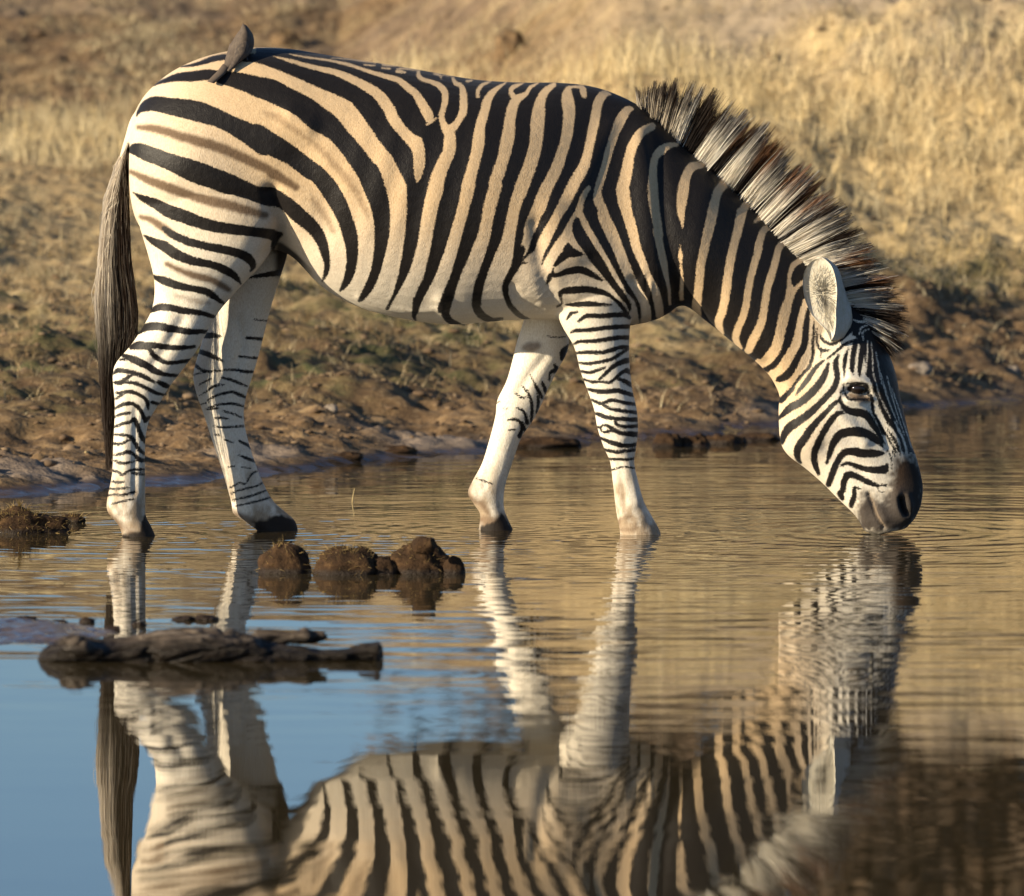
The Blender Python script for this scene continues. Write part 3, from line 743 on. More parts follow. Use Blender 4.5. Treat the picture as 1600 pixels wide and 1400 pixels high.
# muscles, folds and hollows: (stroke in photo px, depth in metres, spread in px), + is outwards
FORM = [
 ([(1020, 215), (1030, 270), (1036, 330), (1046, 400), (1058, 468)], -.006, 13),      # groove shoulder / neck
 ([(1000, 215), (1008, 300), (1016, 380), (1030, 450)], .010, 20),
 ([(905, 300), (925, 250), (950, 200)], .006, 16),
 ([(868, 330), (880, 370), (862, 420)], .004, 20), ([(838, 350), (842, 390), (850, 430), (868, 485)], -.007, 12),   # behind the shoulder
 ([(900, 395), (930, 385), (960, 410)], .008, 22),
 ([(905, 460), (935, 470), (975, 460)], .005, 16), ([(990, 440), (1000, 480), (992, 505)], -.010, 9),
 ([(425, 300), (438, 340), (437, 372), (420, 400)], -.016, 13), ([(300, 260), (350, 310), (390, 350)], .016, 50),   # flank fold, thigh
 ([(470, 250), (500, 300), (505, 360)], -.010, 30), ([(455, 185), (480, 195)], .010, 18),                             # hollow of the flank, hip bone
 ([(243, 430), (262, 470), (255, 515)], .004, 12), ([(285, 500), (262, 540), (240, 570)], -.006, 9), ([(200, 560), (195, 590)], .003, 9),
 ([(196, 620), (195, 700), (194, 770)], .003, 5), ([(212, 640), (211, 700), (210, 770)], -.004, 5),
 ([(350, 690), (372, 745), (385, 785)], -.006, 6), ([(340, 660), (352, 700), (362, 745)], .003, 6),
 ([(560, 465), (600, 482), (650, 486), (690, 482)], .004, 5), ([(690, 470), (700, 495)], .008, 12),
 ([(800, 450), (812, 470), (840, 485)], -.006, 9), ([(830, 440), (850, 465)], .003, 18),
 ([(1150, 330), (1130, 420), (1110, 490)], -.003, 18), ([(1100, 300), (1085, 400), (1080, 460)], .005, 20),
 ([(1195, 570), (1212, 600), (1216, 625)], -.010, 10), ([(1245, 650), (1262, 690)], .008, 26),                        # throat latch, cheek
 ([(1305, 640), (1330, 665), (1352, 690)], .006, 10), ([(1290, 700), (1320, 720), (1345, 735)], -.006, 12),
 ([(1328, 590), (1345, 596), (1360, 604)], .010, 9), ([(1325, 612), (1340, 608), (1354, 612)], -.012, 8), ([(1325, 625), (1342, 628), (1360, 622)], .004, 5),
 ([(1375, 600), (1390, 640), (1402, 690)], .004, 9), ([(1352, 620), (1375, 660), (1390, 700)], -.004, 8),
 ([(1402, 772), (1405, 790), (1414, 806)], .008, 10), ([(1409, 780), (1411, 792), (1415, 801)], -.022, 4.5), ([(1418, 775), (1422, 790), (1418, 803)], .006, 5),
 ([(1357, 772), (1364, 788), (1370, 805), (1381, 824)], -.007, 3), ([(1372, 790), (1382, 812)], .004, 7), ([(1350, 790), (1352, 815)], .004, 8),
 ([(940, 640), (965, 655), (990, 650)], .003, 14), ([(968, 720), (975, 790)], -.003, 6), ([(988, 720), (996, 785)], .003, 6), ([(938, 655), (945, 675)], .003, 6), ([(985, 690), (975, 700)], -.003, 6), ([(975, 812), (1000, 815)], .003, 8), ([(972, 800), (978, 812)], .003, 5),
 ([(186, 575), (194, 566)], .004, 7), ([(240, 640), (228, 668)], -.003, 7), ([(205, 600), (225, 610)], .003, 10), ([(172, 790), (180, 800)], .004, 7), ([(200, 800), (225, 802)], .002, 8),
]
FORM_FAR = [([(826, 540), (832, 543), (838, 541)], .006, 6), ([(850, 560), (825, 590), (812, 610)], -.004, 8), ([(780, 640), (800, 645)], .004, 12),
            ([(770, 690), (762, 730), (757, 760)], -.003, 6), ([(735, 760), (738, 775)], .004, 7), ([(372, 500), (380, 540), (370, 575)], -.006, 7), ([(352, 480), (350, 560)], .004, 14)]
uv = pattern_uv(zco)
yoff = zco[:, 1] - spine_y(uv[:, 0])
far_leg = ((uv[:, 0] < 520) & (uv[:, 1] > 395) & (yoff > 0.0)) | ((uv[:, 0] > 700) & (uv[:, 0] < 905) & (uv[:, 1] > 492) & (yoff > .02))
real_uv = np.stack(project(zco), 1)
uv[far_leg] = real_uv[far_leg]

def soft_stroke(P, pts, spread):
    s = [(x, y, 0.3) for x, y in pts]
    d = np.full(len(P), 1e3)
    S = np.asarray(catmull(s, 4) if len(s) > 2 else s)
    m = np.nonzero((P[:, 0] > S[:, 0].min() - 3 * spread) & (P[:, 0] < S[:, 0].max() + 3 * spread) & (P[:, 1] > S[:, 1].min() - 3 * spread) & (P[:, 1] < S[:, 1].max() + 3 * spread))[0]
    Q = P[m]
    dm = np.full(len(m), 1e3)
    for a, b in zip(S[:-1], S[1:]):
        e = b[:2] - a[:2]
        t = np.clip(((Q - a[:2]) @ e) / max(e @ e, 1e-9), 0, 1)
        dm = np.minimum(dm, np.hypot(Q[:, 0] - a[0] - t * e[0], Q[:, 1] - a[1] - t * e[1]))
    d[m] = dm
    return np.exp(-(d / spread) ** 2)

side = np.clip(np.abs(nrm[:, 1]) * 1.4 - .15, 0, 1)
disp = np.zeros(len(zco))
for pts, amp, spread in FORM:
    amp = amp * (1.25 if np.mean([q[1] for q in pts]) > 560 and np.mean([q[0] for q in pts]) < 1060 else 1.35)
    disp += np.where(far_leg, 0, amp * soft_stroke(uv, pts, spread) * side)
for pts, amp, spread in FORM_FAR:
    disp += np.where(far_leg, 1.6 * amp * soft_stroke(uv, pts, spread) * side, 0)
# ribs, loose skin wrinkles on the chest and the throat
disp += np.where(far_leg, 0, .0019 * np.sin((uv[:, 0] + .28 * uv[:, 1]) / 7.5) * np.exp(-(((uv[:, 0] - 640) / 120) ** 2 + ((uv[:, 1] - 300) / 120) ** 2)) * side)
wr = fbm(np.stack([uv[:, 0] / 5, uv[:, 1] / 30, np.zeros(len(uv))], 1), 2, 5)
disp += .003 * wr * np.exp(-(((uv[:, 0] - 1022) / 26) ** 2 + ((uv[:, 1] - 450) / 50) ** 2)) * ~far_leg
wr = fbm(np.stack([(uv[:, 0] + uv[:, 1]) / 6, (uv[:, 1] - uv[:, 0]) / 26, np.zeros(len(uv))], 1), 2, 8)
disp += .0014 * wr * np.exp(-(((uv[:, 0] - 840) / 26) ** 2 + ((uv[:, 1] - 470) / 30) ** 2)) * ~far_leg
zco = zco + nrm * disp[:, None]

# colours: where the coat is white, buff, brown, dark
f = coat_field(uv)
ff = np.full(len(uv), 12.0)
for s in FAR_BLACK: ff = np.minimum(ff, stroke_sd(uv, s))
f = np.where(far_leg, ff - .7, f - .6 * smoothstep(430, 500, uv[:, 1]) * smoothstep(1080, 1040, uv[:, 0]) - .4)
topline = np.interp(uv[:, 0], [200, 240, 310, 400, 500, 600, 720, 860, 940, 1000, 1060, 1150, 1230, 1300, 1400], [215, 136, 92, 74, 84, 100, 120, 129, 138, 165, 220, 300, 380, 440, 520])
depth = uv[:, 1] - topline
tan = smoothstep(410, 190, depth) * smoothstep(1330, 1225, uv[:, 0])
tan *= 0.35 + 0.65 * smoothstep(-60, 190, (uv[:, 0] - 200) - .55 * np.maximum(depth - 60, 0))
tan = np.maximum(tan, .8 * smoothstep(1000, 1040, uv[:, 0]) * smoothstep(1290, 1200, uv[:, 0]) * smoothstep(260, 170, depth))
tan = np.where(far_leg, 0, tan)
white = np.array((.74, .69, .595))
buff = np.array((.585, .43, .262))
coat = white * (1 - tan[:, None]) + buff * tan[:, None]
mott = fbm(zco * 9, 3, 3)
coat = coat * (1 + .06 * mott[:, None])
b = np.full(len(uv), 12.0)
for s in BROWN: b = np.minimum(b, stroke_sd(uv, s))
bw = smoothstep(5.0, -1.5, b + .9 * fbm(zco * 150, 2, 19)) * .92 * ~far_leg
coat = coat * (1 - bw[:, None]) + np.array((.105, .062, .033)) * bw[:, None]
fb_ = np.full(len(uv), 12.0)
for s in FAINT: fb_ = np.minimum(fb_, stroke_sd(uv, s))
fw = smoothstep(5.0, -3.0, fb_ + 2 * fbm(zco * 110, 2, 20)) * .5 * ~far_leg
coat = coat * (1 - fw[:, None]) + np.array((.15, .09, .05)) * fw[:, None]
# cheeks a little dusty; lower legs stained by mud
dust = smoothstep(660, 820, uv[:, 1]) * smoothstep(1100, 1000, uv[:, 0]) * (.50 + .65 * fbm(zco * np.array((34, 34, 16)), 3, 9))
dust = np.clip(dust + .5 * smoothstep(770, 835, uv[:, 1]) * smoothstep(1100, 1000, uv[:, 0]) * np.clip(.5 + fbm(zco * 55, 2, 10), 0, 1), 0, .8)
coat = coat * (1 - dust[:, None]) + np.array((.24, .16, .085)) * dust[:, None]
st = np.full(len(uv), 12.0)
for s in STAIN: st = np.minimum(st, stroke_sd(uv, s))
sw = smoothstep(5, -4, st) * .72
coat = coat * (1 - sw[:, None]) + np.array((.12, .07, .04)) * sw[:, None]
mz = poly_sd(uv, MUZZLE, 30)
mz = mz + 5 * fbm(zco * 60, 2, 4)
mw = smoothstep(15, -9, mz + 3 * fbm(zco * 130, 2, 6))
rust = smoothstep(1382, 1405, uv[:, 0]) * smoothstep(792, 735, uv[:, 1])
nose = smoothstep(1404, 1424, uv[:, 0])
mcol = np.array((.056, .046, .040)) * (1 - rust[:, None]) + np.array((.048, .027, .014)) * rust[:, None]
mcol = mcol * (1 - .6 * nose[:, None])
coat = coat * (1 - mw[:, None]) + mcol * mw[:, None]
groin_shade = smoothstep(424, 436, real_uv[:, 0]) * smoothstep(500, 462, real_uv[:, 0]) * smoothstep(372, 384, real_uv[:, 1]) * smoothstep(440, 424, real_uv[:, 1]) * smoothstep(.135, .105, np.abs(yoff)) * .93  # shade under the belly at the groin, put into the coat colour
coat = coat * (1 - groin_shade[:, None]) + np.array((.016, .012, .011)) * groin_shade[:, None]
lip = stroke_sd(uv, [(1357, 772, 1), (1364, 788, 2.4), (1370, 805, 2.4), (1381, 824, 2)])
lw = smoothstep(2, -.6, lip - 1)
coat = coat * (1 - .4 * lw[:, None]) + np.array((.36, .28, .2)) * .4 * lw[:, None]
ns = stroke_sd(uv, NOSTRIL)
nw = smoothstep(2.5, -1, ns)
coat = coat * (1 - nw[:, None]) + np.array((.012, .010, .010)) * nw[:, None]
hf = np.full(len(uv), 12.0)
for s in HOOF: hf = np.minimum(hf, poly_sd(uv, s))
hf = hf + 2.5 * fbm(zco * 70, 2, 14)
hw_ = smoothstep(2.5, -2.5, hf)
coat = coat * (1 - hw_[:, None]) + np.array((.016, .011, .008)) * hw_[:, None]
f = np.where(mw > .5, 12.0, f)

m = NT('zebra_coat')
v = m.coord()
fuzz = m.noise(v, 260, 3, .7)
fuzz2 = m.noise(v, 45, 3, .6)
sd = m.math('ADD', m.attr('stripe'), m.math('MULTIPLY', m.math('SUBTRACT', fuzz, .5), 8.5))
sd = m.math('ADD', sd, m.math('MULTIPLY', m.math('SUBTRACT', fuzz2, .5), 1.6))
k = m.rng(sd, -.9, .9, 1, 0)
vs = m.coord((1, 1, .28))
hair = m.noise(vs, 420, 2, .6)
pale = m.mix(m.rng(hair, .3, .75, 0, .55), m.attr('coat', 'Color'), m.mix(1.0, m.attr('coat', 'Color'), (.62, .52, .40), 'MULTIPLY'))
dark = m.mix(m.rng(hair, .45, .8, 0, .35), (.0065, .0050, .0048), (.020, .014, .011))
m.set(Base_Color=m.mix(k, pale, dark), Roughness=m.rng(k, 0, 1, .75, .52))
m.b.inputs['Specular IOR Level'].default_value = .25
m.b.inputs['Sheen Weight'].default_value = .03
m.b.inputs['Sheen Roughness'].default_value = .5
m.b.inputs['Normal'].default_value = (0, 0, 0)
m.l(m.bump(m.noise(m.coord((1, 1, .35)), 330, 3, .65), .5, .0022, m.bump(m.noise(v, 38, 3, .6), .35, .006)), m.b.inputs['Normal'])
zebra_mat = m.m

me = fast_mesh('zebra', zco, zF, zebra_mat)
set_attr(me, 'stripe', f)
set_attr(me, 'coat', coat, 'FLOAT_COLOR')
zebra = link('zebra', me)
tag(zebra, 'black and white striped zebra drinking with lowered head at the water edge', 'zebra')
ZE = dict(mat=zebra_mat)

# ------------------------------------------------------------------ hair
def ribbons(name, roots, mids, tips, width, cols_root, cols_tip, mat, parent, seed=0, steps=4, switch=.5):
    """tapered hair blades along quadratic curves; colour from root to tip"""
    rng = np.random.default_rng(seed)
    n = len(roots)
    T = np.linspace(0, 1, steps + 1)
    ang = rng.uniform(0, np.pi, n)
    dirv = tips - roots
    L = np.linalg.norm(dirv, axis=1, keepdims=True) + 1e-9
    d = dirv / L
    ref = np.tile(np.array((0, 1.0, 0)), (n, 1))
    s1 = np.cross(d, ref)
    s1 /= np.linalg.norm(s1, axis=1, keepdims=True) + 1e-9
    s2 = np.cross(d, s1)
    sidev = s1 * np.cos(ang)[:, None] + s2 * np.sin(ang)[:, None]
    V = np.zeros((n, steps + 1, 2, 3))
    C = np.zeros((n, steps + 1, 2, 3))
    for i, t in enumerate(T):
        p = roots * (1 - t) ** 2 + mids * 2 * t * (1 - t) + tips * t * t
        w = (width * (1 - .74 * t))[:, None]
        V[:, i, 0] = p - sidev * w / 2
        V[:, i, 1] = p + sidev * w / 2
        f_ = smoothstep(switch - .22, switch + .3, np.full(n, t) + rng.normal(0, .05, n))[:, None]
        C[:, i, 0] = C[:, i, 1] = cols_root * (1 - f_) + cols_tip * f_
    base = (np.arange(n) * (steps + 1) * 2)[:, None]
    F = []
    for i in range(steps):
        a = 2 * i
        F.append(np.concatenate([base + a, base + a + 1, base + a + 3, base + a + 2], 1))
    F = np.concatenate(F, 0)
    me = fast_mesh(name, V.reshape(-1, 3), F, mat)
    set_attr(me, 'tint', C.reshape(-1, 3), 'FLOAT_COLOR')
    return link(name, me, parent)

hm = NT('hair_strands')
hm.set(Base_Color=hm.attr('tint', 'Color'), Roughness=.6)
hm.b.inputs['Specular IOR Level'].default_value = .25
htr = hm.n('ShaderNodeBsdfTranslucent')
hm.l(hm.attr('tint', 'Color'), htr.inputs['Color'])
hmx = hm.n('ShaderNodeMixShader')
hmx.inputs[0].default_value = .5
hm.l(hm.b.outputs[0], hmx.inputs[1])
hm.l(htr.outputs[0], hmx.inputs[2])
hm.l(hmx.outputs[0], hm.out.inputs['Surface'])
hair_mat = hm.m

# mane
MANE = [(1000, 166, 990, 137), (1012, 180, 1012, 136), (1023, 194, 1036, 130), (1040, 210, 1062, 132), (1059, 227, 1095, 140), (1080, 244, 1136, 160), (1103, 260, 1168, 186), (1137, 291, 1204, 206),
        (1173, 320, 1243, 250), (1203, 356, 1280, 284), (1228, 381, 1316, 332), (1258, 408, 1350, 380), (1285, 436, 1384, 420), (1316, 466, 1404, 458), (1332, 482, 1412, 500), (1344, 496, 1410, 536),
        (1356, 510, 1402, 566)]
WHITE_BANDS = [(1042, 1062), (1082, 1107), (1120, 1144), (1154, 1178), (1183, 1201), (1205, 1219), (1222, 1244), (1248, 1271), (1276, 1299), (1305, 1329), (1337, 1343), (1348, 1353)]
M_ = catmull(MANE, 10)
n = 19000
rng = np.random.default_rng(21)
cum = np.concatenate([[0], np.cumsum(np.hypot(np.diff(M_[:, 0]), np.diff(M_[:, 1])))])
s = np.sort(rng.uniform(0, cum[-1], n))
tuft = .07 * vnoise(np.stack([s / 9, np.zeros(n), np.zeros(n)], 1), 3) + .08 * vnoise(np.stack([s / 3.5, np.zeros(n), np.zeros(n)], 1), 4)
keep = rng.uniform(0, 1, n) < np.interp(s, [0, 26, 34, cum[-1]], [.22, .16, 1, 1])
s, tuft = s[keep], tuft[keep]
n = len(s)
R = np.stack([np.interp(s, cum, M_[:, i]) for i in range(4)], 1)
lenf = np.clip(.84 + 1.7 * tuft + rng.normal(0, .11, n), .3, 1.12)
lean = rng.normal(0, 2.2, n) + 8 * vnoise(np.stack([s / 8, np.zeros(n) + 5, np.zeros(n)], 1), 6)
yo = rng.normal(0, .011, n)
yc = spine_y(R[:, 0])
roots = np.array([at(x, y, c + o) for (x, y), c, o in zip(R[:, :2] + np.stack([rng.normal(-2.0, 2, n), rng.normal(4, 2, n)], 1), yc, yo)])
dx, dy = R[:, 2] - R[:, 0], R[:, 3] - R[:, 1]
tx = R[:, 0] + dx * lenf - dy / np.hypot(dx, dy) * lean * .6
ty = R[:, 1] + dy * lenf + dx / np.hypot(dx, dy) * lean * .6
tips = np.array([at(x, y, c + o) for x, y, c, o in zip(tx, ty, yc, yo * 2.6 + rng.normal(0, .008, n))])
mids = (roots + tips) / 2 + np.stack([rng.normal(0, .004, n), rng.normal(0, .004, n), rng.normal(.006, .004, n)], 1)
isw = np.zeros(n, bool)
rx = R[:, 0] + rng.normal(0, .8, n)
for a, b_ in WHITE_BANDS: isw |= (rx > a + .4) & (rx < b_ - .4)
isw |= rng.uniform(0, 1, n) < .025
cw = np.array((.95, .90, .80)); ck = np.array((.017, .012, .010))
rust = np.array((.24, .10, .035)); dk = np.array((.035, .02, .012))
cr = np.where(isw[:, None], cw, ck) * rng.uniform(.75, 1.1, (n, 1))
early = smoothstep(1062, 1040, rx)[:, None]
cr = cr * (1 - early) + early * np.where(rng.uniform(0, 1, (n, 1)) < .62, np.array((.62, .54, .43)), ck)
rm = (np.clip(.3 + vnoise(np.stack([s / 14, np.zeros(n), np.zeros(n)], 1), 9), 0, 1) * smoothstep(1030, 1180, rx) * smoothstep(1330, 1280, rx))[:, None]
ct = (dk * (1 - rm) + rust * rm) * rng.uniform(.7, 1.3, (n, 1))
keepw = ((rng.uniform(0, 1, n) < .12) & isw)[:, None]
ct = np.where(keepw, cr * .8, ct)
mane = ribbons('mane', roots, mids, tips, rng.uniform(.0016, .003, n), cr, ct, hair_mat, zebra, 5, 5, .64 + rng.normal(0, .07, n))

# tail brush
TL = [(215, 192, 203), (250, 182, 200), (312, 162, 201), (406, 153, 204), (450, 149, 211), (481, 148, 215), (500, 149, 216), (530, 153, 214), (560, 154, 204), (616, 157, 190), (662, 161, 182), (720, 166, 172)]
TLr = np.array(TL, float)
n = 5200
q = rng.uniform(0, 1, n)
r0 = rng.uniform(222, 320, n)
r1 = np.clip(rng.beta(2.2, 1.5, n) * 420 + 330, r0 + 60, 735)
r1 = np.where(rng.uniform(0, 1, n) < .75, r1, rng.uniform(280, 470, n))
r1 = np.maximum(r1, r0 + 45)
steps = 8
V = np.zeros((n, steps + 1, 2, 3)); C = np.zeros((n, steps + 1, 2, 3))
yq = rng.normal(0, .013, n)
wob = rng.uniform(0, 6.28, n)
ang = rng.uniform(0, np.pi, n)
lefty = q[:, None]
for i, t in enumerate(np.linspace(0, 1, steps + 1)):
    r = r0 + (r1 - r0) * t
    l_, h_ = np.interp(r, TLr[:, 0], TLr[:, 1]), np.interp(r, TLr[:, 0], TLr[:, 2])
    rootx = np.interp(r, [215, 250, 320], [203, 192, 184])
    spread = smoothstep(0, .35, np.full(n, t))
    x = rootx * (1 - spread) + (l_ + (h_ - l_) * np.clip(q, 0, 1)) * spread + 1.1 * np.sin(wob + r / 23)
    flare = (rng.uniform(0, 1, n) < .03) * rng.normal(-4, 5, n) * t
    yy = spine_y(200) - .012 + yq * (1 + 1.2 * t)
    dxr, dyr, dzr = (x + flare - 800) / FPX, CT + (700 - r) / FPX * ST, -ST + (700 - r) / FPX * CT
    tt = (yy + D0) / dyr
    p = np.stack([dxr * tt, yy, CAM_H + dzr * tt], 1)
    w = .0024 * (1 - .75 * t)
    sv = np.stack([np.cos(ang), np.sin(ang), np.zeros(n)], 1) * w / 2
    V[:, i, 0], V[:, i, 1] = p - sv, p + sv
    pale_mix = smoothstep(.60, .22, q + rng.normal(0, .08, n)) * smoothstep(585, 430, r)  # share of grey-white hair, more on the left and upper tail
    pale_mix = np.clip(pale_mix * rng.uniform(.55, 1.1, n), 0, 1)[:, None]
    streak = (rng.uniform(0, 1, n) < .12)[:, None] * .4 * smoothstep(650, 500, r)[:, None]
    pale_mix = np.maximum(pale_mix, streak)
    C[:, i, 0] = C[:, i, 1] = np.array((.030, .018, .012)) * (1 - pale_mix) + np.array((.74, .66, .55)) * pale_mix
base = (np.arange(n) * (steps + 1) * 2)[:, None]
F = np.concatenate([np.concatenate([base + 2 * i, base + 2 * i + 1, base + 2 * i + 3, base + 2 * i + 2], 1) for i in range(steps)], 0)
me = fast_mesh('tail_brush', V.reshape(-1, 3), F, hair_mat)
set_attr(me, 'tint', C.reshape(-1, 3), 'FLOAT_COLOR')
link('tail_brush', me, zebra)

# ears: a cupped leaf with a pale furry inside
em = NT('ear_fur')
ev = em.coord()
en = em.noise(em.coord((1, 1, .5)), 120, 4, .7)
ec = em.mix(em.rng(en, .35, .7), em.attr('tint', 'Color'), (.44, .39, .30))
em.set(Base_Color=ec, Roughness=.85)
em.l(em.bump(en, .8, .004), em.b.inputs['Normal'])
EAR = crop_pts('Y3', [(950, 850), (905, 750), (820, 660), (745, 565), (692, 430), (670, 300), (676, 210), (705, 120), (765, 45), (840, 18), (900, 40), (960, 110), (995, 220), (1010, 340), (1005, 460), (998, 560), (1000, 660), (985, 780)])
def make_ear(mirror):
    rim = catmull(EAR + EAR[:1], 3)[:-1]
    cx, cy = crop_pts('Y3', [(850, 380)])[0]
    yb = spine_y(1300) - .10
    nr = len(rim)
    V, T, F = [], [], []
    lev = [(1.0, 0), (.985, .003), (.93, .008), (.8, .013), (.6, .017), (.35, .020), (.12, .021)]
    for kx, (sc, dp) in enumerate(lev):                       # inside of the cup
        for x, y in rim:
            xx, yy = cx + (x - cx) * sc, cy + (y - cy) * sc
            p = at(xx, yy, yb + dp - (xx - cx) * .0011)
            V.append((p[0] + dp * .25, p[1], p[2])); T.append((.58, .55, .48) if kx < 3 else (.44, .42, .36))
    nl = len(lev)
    back = [(1.012, .004, 0), (1.02, .018, 6), (.93, .04, 20), (.74, .058, 31), (.45, .066, 36), (.15, .068, 34)]
    for kx, (sc, dp, sh) in enumerate(back):                  # back of the ear
        for x, y in rim:
            low = smoothstep(430, 520, np.array(y)).item()
            xx, yy = cx + (x - cx) * sc + sh * (.55 + .5 * low), cy + (y - cy) * sc
            p = at(xx, yy, yb + dp - (xx - cx) * .0008)
            V.append((p[0], p[1], p[2])); T.append((.50, .46, .40) if kx else (.6, .55, .46))
    nb = len(back)
    for L in list(range(nl - 1)):
        for k_ in range(nr):
            F.append((L * nr + k_, L * nr + (k_ + 1) % nr, (L + 1) * nr + (k_ + 1) % nr, (L + 1) * nr + k_))
    o = nl * nr
    for k_ in range(nr):
        F.append((k_, o + k_, o + (k_ + 1) % nr, (k_ + 1) % nr))
    for L in range(nb - 1):
        for k_ in range(nr):
            F.append((o + L * nr + k_, o + (L + 1) * nr + k_, o + (L + 1) * nr + (k_ + 1) % nr, o + L * nr + (k_ + 1) % nr))
    V.append(np.mean(V[(nl - 1) * nr:nl * nr], 0)); T.append((.2, .17, .12))
    V.append(np.mean(V[-1 - nr:-1], 0)); T.append((.5, .46, .4))
    for k_ in range(nr):
        F.append((len(V) - 2, (nl - 1) * nr + k_, (nl - 1) * nr + (k_ + 1) % nr))
        F.append((len(V) - 1, o + (nb - 1) * nr + (k_ + 1) % nr, o + (nb - 1) * nr + k_))
    V = np.array(V)
    if mirror:
        V[:, 1] = 2 * spine_y(1300) - V[:, 1]
        V[:, 0] += .02; V[:, 2] -= .03
    ob = new_obj('ear', V, F, em.m, zebra)
    set_attr(ob.data, 'tint', np.array(T), 'FLOAT_COLOR')
    n = 900
    rng = np.random.default_rng(31)
    a_ = rng.uniform(0, 2 * np.pi, n); q_ = rng.uniform(.04, .74, n)
    idx = ((a_ / (2 * np.pi)) * nr).astype(int) % nr
    rimv, cv = V[idx], V[-2]
    root = cv + (rimv - cv) * q_[:, None]
    root[:, 1] += (-1 if not mirror else 1) * .001 + (V[(nl - 3) * nr, 1] - V[0, 1]) * (1 - q_) * .15
    tip = root + (rimv - cv) * rng.uniform(.08, .2, (n, 1)) + rng.normal(0, .002, (n, 3)) + np.array((0, -.010 if not mirror else .010, 0))
    cl = (np.array((.52, .49, .43)) * np.where(q_ < .35, .6, 1.15)[:, None]) * rng.uniform(.6, 1.15, (n, 1))
    ribbons('ear_hair', root, (root + tip) / 2, tip, np.full(n, .0016), cl, cl, hair_mat, ob, 8, 2)
    return V
make_ear(False)
make_ear(True)

# eyes
eye = NT('eye')
eye.set(Base_Color=(.012, .008, .006), Roughness=.06)
def ball(name, c, r, mat, parent=None, seg=20, squash=(1, 1, 1)):
    V, F = [], []
    rings = seg // 2
    for i in range(rings + 1):
        a = math.pi * i / rings
        for k_ in range(seg):
            b_ = 2 * math.pi * k_ / seg
            V.append((c[0] + r * squash[0] * math.sin(a) * math.cos(b_), c[1] + r * squash[1] * math.sin(a) * math.sin(b_), c[2] + r * squash[2] * math.cos(a)))
    for i in range(rings):
        for k_ in range(seg):
            F.append((i * seg + k_, i * seg + (k_ + 1) % seg, (i + 1) * seg + (k_ + 1) % seg, (i + 1) * seg + k_))
    return new_obj(name, V, F, mat, parent)
eu = np.hypot(real_uv[:, 0] - 1341, real_uv[:, 1] - 607)
near = (eu < 6) & (zco[:, 1] < spine_y(1341))
ey = zco[near, 1].mean() if near.any() else spine_y(1341) - .1
ce = at(1341, 607, ey)
ball('eye', ce + np.array((0, .012, 0)), .0235, eye.m, zebra, 24, (1.15, 1, .82))
cf = ce.copy(); cf[1] = 2 * spine_y(1341) - ce[1]
ball('eye', cf - np.array((0, .012, 0)), .0205, eye.m, zebra, 24, (1.12, 1, .8))

# ================================================================== GROUND AND WATER
def shore_y(X):
    """distance (world y) of the water line along the bank"""
    pxs = np.array([-900, -300, 0, 180, 340, 430, 600, 720, 800, 940, 1080, 1200, 1330, 1420, 1600, 1900, 2600])
    pys = np.array([806, 790, 776, 762, 746, 737, 714, 708, 701, 690, 682, 668, 650, 636, 624, 616, 606])
    W = np.array([on_water(a, b) for a, b in zip(pxs, pys)])
    return np.interp(X, W[:, 0], W[:, 1])

def crest_y(X):
    return np.interp(X, [-6, -.9, .5, 2, 8], [17.6, 17.4, 12.6, 11.6, 11.2])

def ground_z(X, Y, detail=True):
    sy = shore_y(X)
    cy = crest_y(X)
    t = (Y - sy) / (cy - sy)
    zc = 1.70
    rise = np.where(t < 0, np.maximum(t * 3.0, -.5) * .35, zc * (0.42 * np.clip(t, 0, 1) + .58 * np.clip(t, 0, 1) ** 2) - .02 * smoothstep(.0, .10, t) * smoothstep(.35, .12, t))
    rise = np.where(Y < -12, np.interp(Y, [-60, -20, -14, -12], [1.2, .5, .05, -.17]), rise)
    z = np.where(t > 1, zc - .012 * np.clip(Y - cy, 0, 60), rise)
    if detail:
        P = np.stack([X, Y, np.zeros_like(X)], 1)
        amp = smoothstep(-.4, .5, np.where(Y < -12, -14 - Y, Y - sy))
        z = z + amp * .06 * fbm(P * np.array((1.1, .8, 1)), 3, 11)
        lump = fbm(P * np.array((1.8, 3.0, 1)), 4, 17, .55)
        bank = smoothstep(0.1, 1.0, Y - sy) * smoothstep(9, 4, Y - sy)
        z = z + (.018 + .034 * bank) * amp * np.maximum(lump, -.5)
        clod = np.abs(fbm(P * np.array((5.5, 11, 1)), 3, 23, .6))
        z = z + .022 * bank * clod * smoothstep(.2, .9, Y - sy)
        z = z + .015 * amp * fbm(P * np.array((13, 26, 1)), 3, 31, .6)
        z = z + smoothstep(-.9, .3, Y - sy) * .010 * fbm(P * np.array((2.0, 5, 1)), 3, 41)
    return z

gm = NT('bank_soil')
gv = gm.coord((.55, 1.25, 1))
n1 = gm.noise(gv, 1.6, 5, .6)
n2 = gm.noise(gv, 9, 5, .65)
n3 = gm.noise(gv, 48, 4, .7)
soil = gm.ramp(n2, [(.30, (.046, .026, .012)), (.53, (.145, .088, .041)), (.74, (.30, .20, .10))])
soil = gm.mix(gm.rng(n3, .52, .72, 0, .55), soil, (.34, .25, .15))
soil = gm.mix(gm.rng(n3, .46, .28, 0, .5), soil, (.035, .022, .013))
straw = gm.ramp(n3, [(.3, (.27, .19, .09)), (.7, (.56, .43, .23))])
col = gm.mix(gm.attr('grassy'), soil, straw)
col = gm.mix(gm.math('MULTIPLY', gm.attr('green'), gm.rng(n2, .35, .62)), col, (.055, .058, .020))
col = gm.mix(gm.attr('grey'), col, gm.ramp(n2, [(.3, (.16, .125, .10)), (.7, (.27, .22, .18))]))
wet = gm.attr('wet')
col = gm.mix(gm.math('MULTIPLY', wet, .8), col, (.040, .028, .022))
